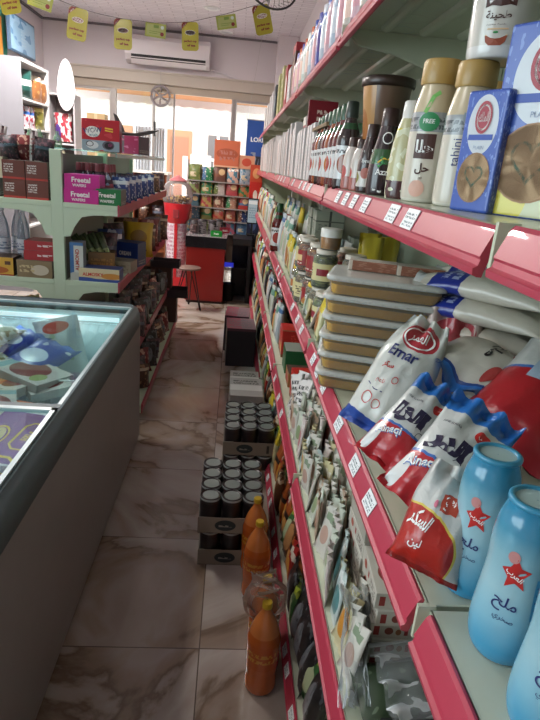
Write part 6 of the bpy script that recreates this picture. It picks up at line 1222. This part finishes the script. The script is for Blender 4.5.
# wooden shelf unit by the door with dark packs
t = thing('wooden_stand', 'low wooden display stand with a lit white top by the doorway', 'stand', (-1.13, 8.0, 0))
wd = mat('stand_wood', '#8c4a24', .5, var=.25)
MB().box(-.22, -.20, -.2, .2, 0, 1.40).build('side_panel', wd, t); MB().box(.20, .22, -.2, .2, 0, 1.40).build('side_panel', wd, t); MB().box(-.20, .20, .18, .2, 0, 1.40).build('back_panel', wd, t); MB().box(-.24, .24, -.22, .22, 1.40, 1.43).build('top', mat('stand_top', '#efe6dc', .4), t)
for z in (.4, .8, 1.1): MB().box(-.20, .20, -.2, .18, z - .02, z).build('shelf', wd, t)
for i, (x, z) in enumerate([(-.1, 1.1), (.08, 1.1), (-.1, .8), (.1, .8)]): put(['dv', 'bl', 'br', 'dv'][i], (-1.13 + x, 7.92, z + .001), 0, ['dark packet on the wooden stand, upper left', 'blue packet on the wooden stand, upper right', 'brown packet on the wooden stand, lower left', 'dark packet on the wooden stand, lower right'][i], 'packets on the wooden stand', 1.3)
# screen and posters on the left wall
t = thing('wall_screen', 'pale blue lit screen on a bracket high on the left wall', 'screen', (-2.68, 7.82, 2.64), (0, 0, 0))
MB().box(-.02, .02, -.42, .42, 0, .40).build('case', mat('scr_case', '#3a5a78', .4), t, bevel=.004); MB().box(.02, .022, -.40, .40, .02, .38).build('display', mprint('wall_scr', '#9cc4e2', [('e', .25, .5, .18, .35, '#8fb8d6'), ('n', 3, .56, '#6a98c0'), ('t', .4, .6, .2, .7, '#a9cbe2', 5)], .25), t); MB().box(-.12, -.02, .40, .46, .16, .24).build('bracket', mat('screen_black', '#151518', .4), t)
t = thing('wall_posters', 'green and orange poster high on the left wall before the blue screen', 'poster', (-2.795, 7.22, 2.56))
MB().box(0, .004, -.42, .42, 0, .56).build('sheet', mprint('poster_or', '#d98a3c', [('v', .75, 1, '#2f8a72'), ('t', .1, .9, .8, .95, '#e3e9e4', 1), ('u', .85, 1, '#2f8a72')], .5), t)
# air conditioner over the door
t = thing('air_conditioner', 'long white wall air conditioner above the shopfront', 'air conditioner', (-1.05, 8.98, 2.83))
acm = mat('ac_white', '#ded6da', .4)
MB().prism([(0, 0), (-.20, .03), (-.235, .10), (-.235, .28), (-.20, .34), (0, .34)], 1.16, M=Matrix.Translation((-.58, 0, 0)), axis='x').build('body', acm, t, bevel=.008)
MB().prism([(-.155, -.004), (-.238, .065), (-.243, .055), (-.16, -.012)], 1.04, M=Matrix.Translation((-.50, 0, 0)), axis='x').build('louver', acm, t)
MB().prism([(-.11, .012), (-.222, .055), (-.222, .098), (-.238, .098), (-.238, .045), (-.11, .005)], 1.02, M=Matrix.Translation((-.49, 0, 0)), axis='x').build('outlet', mat('ac_slot', '#1c1a1c', .6), t)
o = MB().tube([(-.46, 8.97, 2.86), (-.3, 8.965, 2.82), (.02, 8.96, 2.74)], .012).build('drain_pipe', acm); tag(o, 'thin white pipe running down from the air conditioner', 'pipe')
# bunting
def card(kind, w, h, tea):
    def f():
        if tea:
            m = mprint('tea_card', '#a69c28', [], .5, .1); n = 6; pts = []
            for cx, cz, a0 in ((w / 2 - .03, h / 2 - .03, 0), (-w / 2 + .03, h / 2 - .03, 90), (-w / 2 + .03, -h / 2 + .03, 180), (w / 2 - .03, -h / 2 + .03, 270)):
                for s_ in range(n): a = math.radians(a0 + 90 * s_ / (n - 1)); pts.append((cx + .03 * math.cos(a), cz + .03 * math.sin(a)))
            o = MB().prism(pts, .003, M=Matrix.Translation((0, 0, -h / 2))).build('bunting_card', m); o['category'] = 'bunting card'
            s = lambda a, b: (a, -.0012, b - h / 2)
            decal('front_print', s, [([(-w / 2, h / 2 - .03), (-w / 2 + .02, h / 2), (-w / 2 + .065, h / 2), (-w / 2, h / 2 - .065)], [(0, 3, 2, 1)], 0), T('NEW', -w / 2 + .028, h / 2 - .028, .012, 1, rot=.785, bold=.02), ELL(0, h * .13, w * .30, h * .085, 1), ELL(0, h * .13, w * .28, h * .075, 0), T('Lipton', 0, h * .13, h * .055, 1, bold=.03), T('perfect cup', 0, -h * .17, h * .10, 2, bold=.06, w=w * .76), T('of tea', .01, -h * .31, h * .09, 2, bold=.06, w=w * .5)], [mat('ink_maroon', '#7c1f24', .5), W_, mat('ink_rust', '#7c3418', .5)], o)
        else:
            o = MB().prism([(-w / 2, -h), (w / 2, -h), (w / 2, 0), (-w / 2, 0)], .003, M=Matrix.Translation((0, 0, 0))).build('bunting_card', mprint('green_card', '#99a044', [('r', .08, .9, .12, .88, '#a3a966')], .5, .1)); o['category'] = 'bunting card'
            decal('front_print', lambda a, b: (a, -.0012, b - h / 2), [RECT(-.02, .03, .02, .045, 0, 3, 1), STROKE([(-w * .3, -.012), (w * .28, -.012)], .004, 0), STROKE([(-w * .3, -.028), (w * .1, -.028)], .004, 0), ELL(w * .32, -h * .22, .018, .018, 1), ELL(w * .32, h * .24, .016, .016, 2)], [mat('ink_olive', '#6f8a3a', .5), mat('ink_maroon', '#7c1f24', .5), mat('ink_pale', '#c9d4d0', .5)], o)
        return o
    BUILD[kind] = f
card('tea', .165, .25, True); card('gcard', .20, .125, False)
CP = [('tea', (-1.964, 5.400, 2.862), -12, 'yellow Lipton bunting card, leftmost, cut by the photo corner', 1), ('gcard', (-1.699, 5.500, 2.822), 14, 'green bunting card left of the second yellow one', 1), ('tea', (-1.426, 5.600, 2.755), 8, 'yellow Lipton bunting card between the two left green ones, over the corner', 1), ('tea', (-1.084, 5.750, 2.738), 0, 'yellow Lipton bunting card before the left end of the air conditioner', .97),
      ('gcard', (-0.808, 5.850, 2.753), 3, 'green bunting card over the middle of the air conditioner', .93), ('tea', (-0.512, 5.950, 2.811), -3, 'yellow Lipton bunting card over the right end of the air conditioner', .95), ('gcard', (-0.192, 6.050, 2.920), -12, 'green bunting card right of the air conditioner, tilted', .93), ('tea', (0.126, 6.100, 3.044), -16, 'yellow Lipton bunting card, rightmost, tilted by the shelves', 1.0)]
for kd, p, rz, l, s_ in CP: put(kd, p, (0, math.radians(rz), math.radians(rnd.uniform(-5, 5))), l, 'bunting cards', s_)
sp_ = [(-2.185, 5.300, 2.875), (-1.965, 5.400, 2.855), (-1.700, 5.500, 2.815), (-1.426, 5.600, 2.755), (-1.272, 5.700, 2.747), (-1.084, 5.750, 2.738), (-0.808, 5.850, 2.753), (-0.512, 5.950, 2.811), (-0.192, 6.050, 2.928), (0.125, 6.100, 3.052), (0.396, 6.100, 3.209)]
o = MB().tube([(x, y + .002, z) for x, y, z in sp_], .0025, 5).build('bunting_string', mat('string', '#5a5456', .7)); tag(o, 'dark string carrying the tea bunting across the shop', 'string')
# wall fan over the top shelf
fp = (0.181, 4.900, 2.905)
t = thing('wall_fan', 'dark round wall fan with a wire cage above the top shelf', 'fan', fp, (math.radians(-25), 0, math.radians(14)))
fm = mat('fan_dark', '#2c292c', .4); fl = mat('fan_blade', '#b9b4ba', .3)
MB().tube([(.20 * math.cos(a * PI / 18), 0, .20 * math.sin(a * PI / 18)) for a in range(36)], .008, 8, closed=True).build('cage_rim', fm, t)
for k in range(28):
    a = k * PI / 14; MB().tube([(.03 * math.cos(a), -.07, .03 * math.sin(a)), (.13 * math.cos(a), -.065, .13 * math.sin(a)), (.2 * math.cos(a), 0, .2 * math.sin(a)), (.13 * math.cos(a), .05, .13 * math.sin(a))], .0018, 4).build('cage_wire', fm, t)
for k in range(3):
    a = k * 2 * PI / 3; b = MB(); b.add([(.03 * math.cos(a - .3), -.02, .03 * math.sin(a - .3)), (.165 * math.cos(a - .35), -.035, .165 * math.sin(a - .35)), (.17 * math.cos(a + .35), .0, .17 * math.sin(a + .35)), (.03 * math.cos(a + .5), .0, .03 * math.sin(a + .5))], [(0, 1, 2, 3)]); o = b.build('blade', fl, t); sm = o.modifiers.new('s', 'SOLIDIFY'); sm.thickness = .003
MB().tube([(0, -.075, 0), (0, .10, 0)], .032, 16).build('hub', fm, t); MB().tube([(0, .08, 0), (.12, .14, .05), (.50, .10, .16)], .012, 10).build('arm', fm, t)
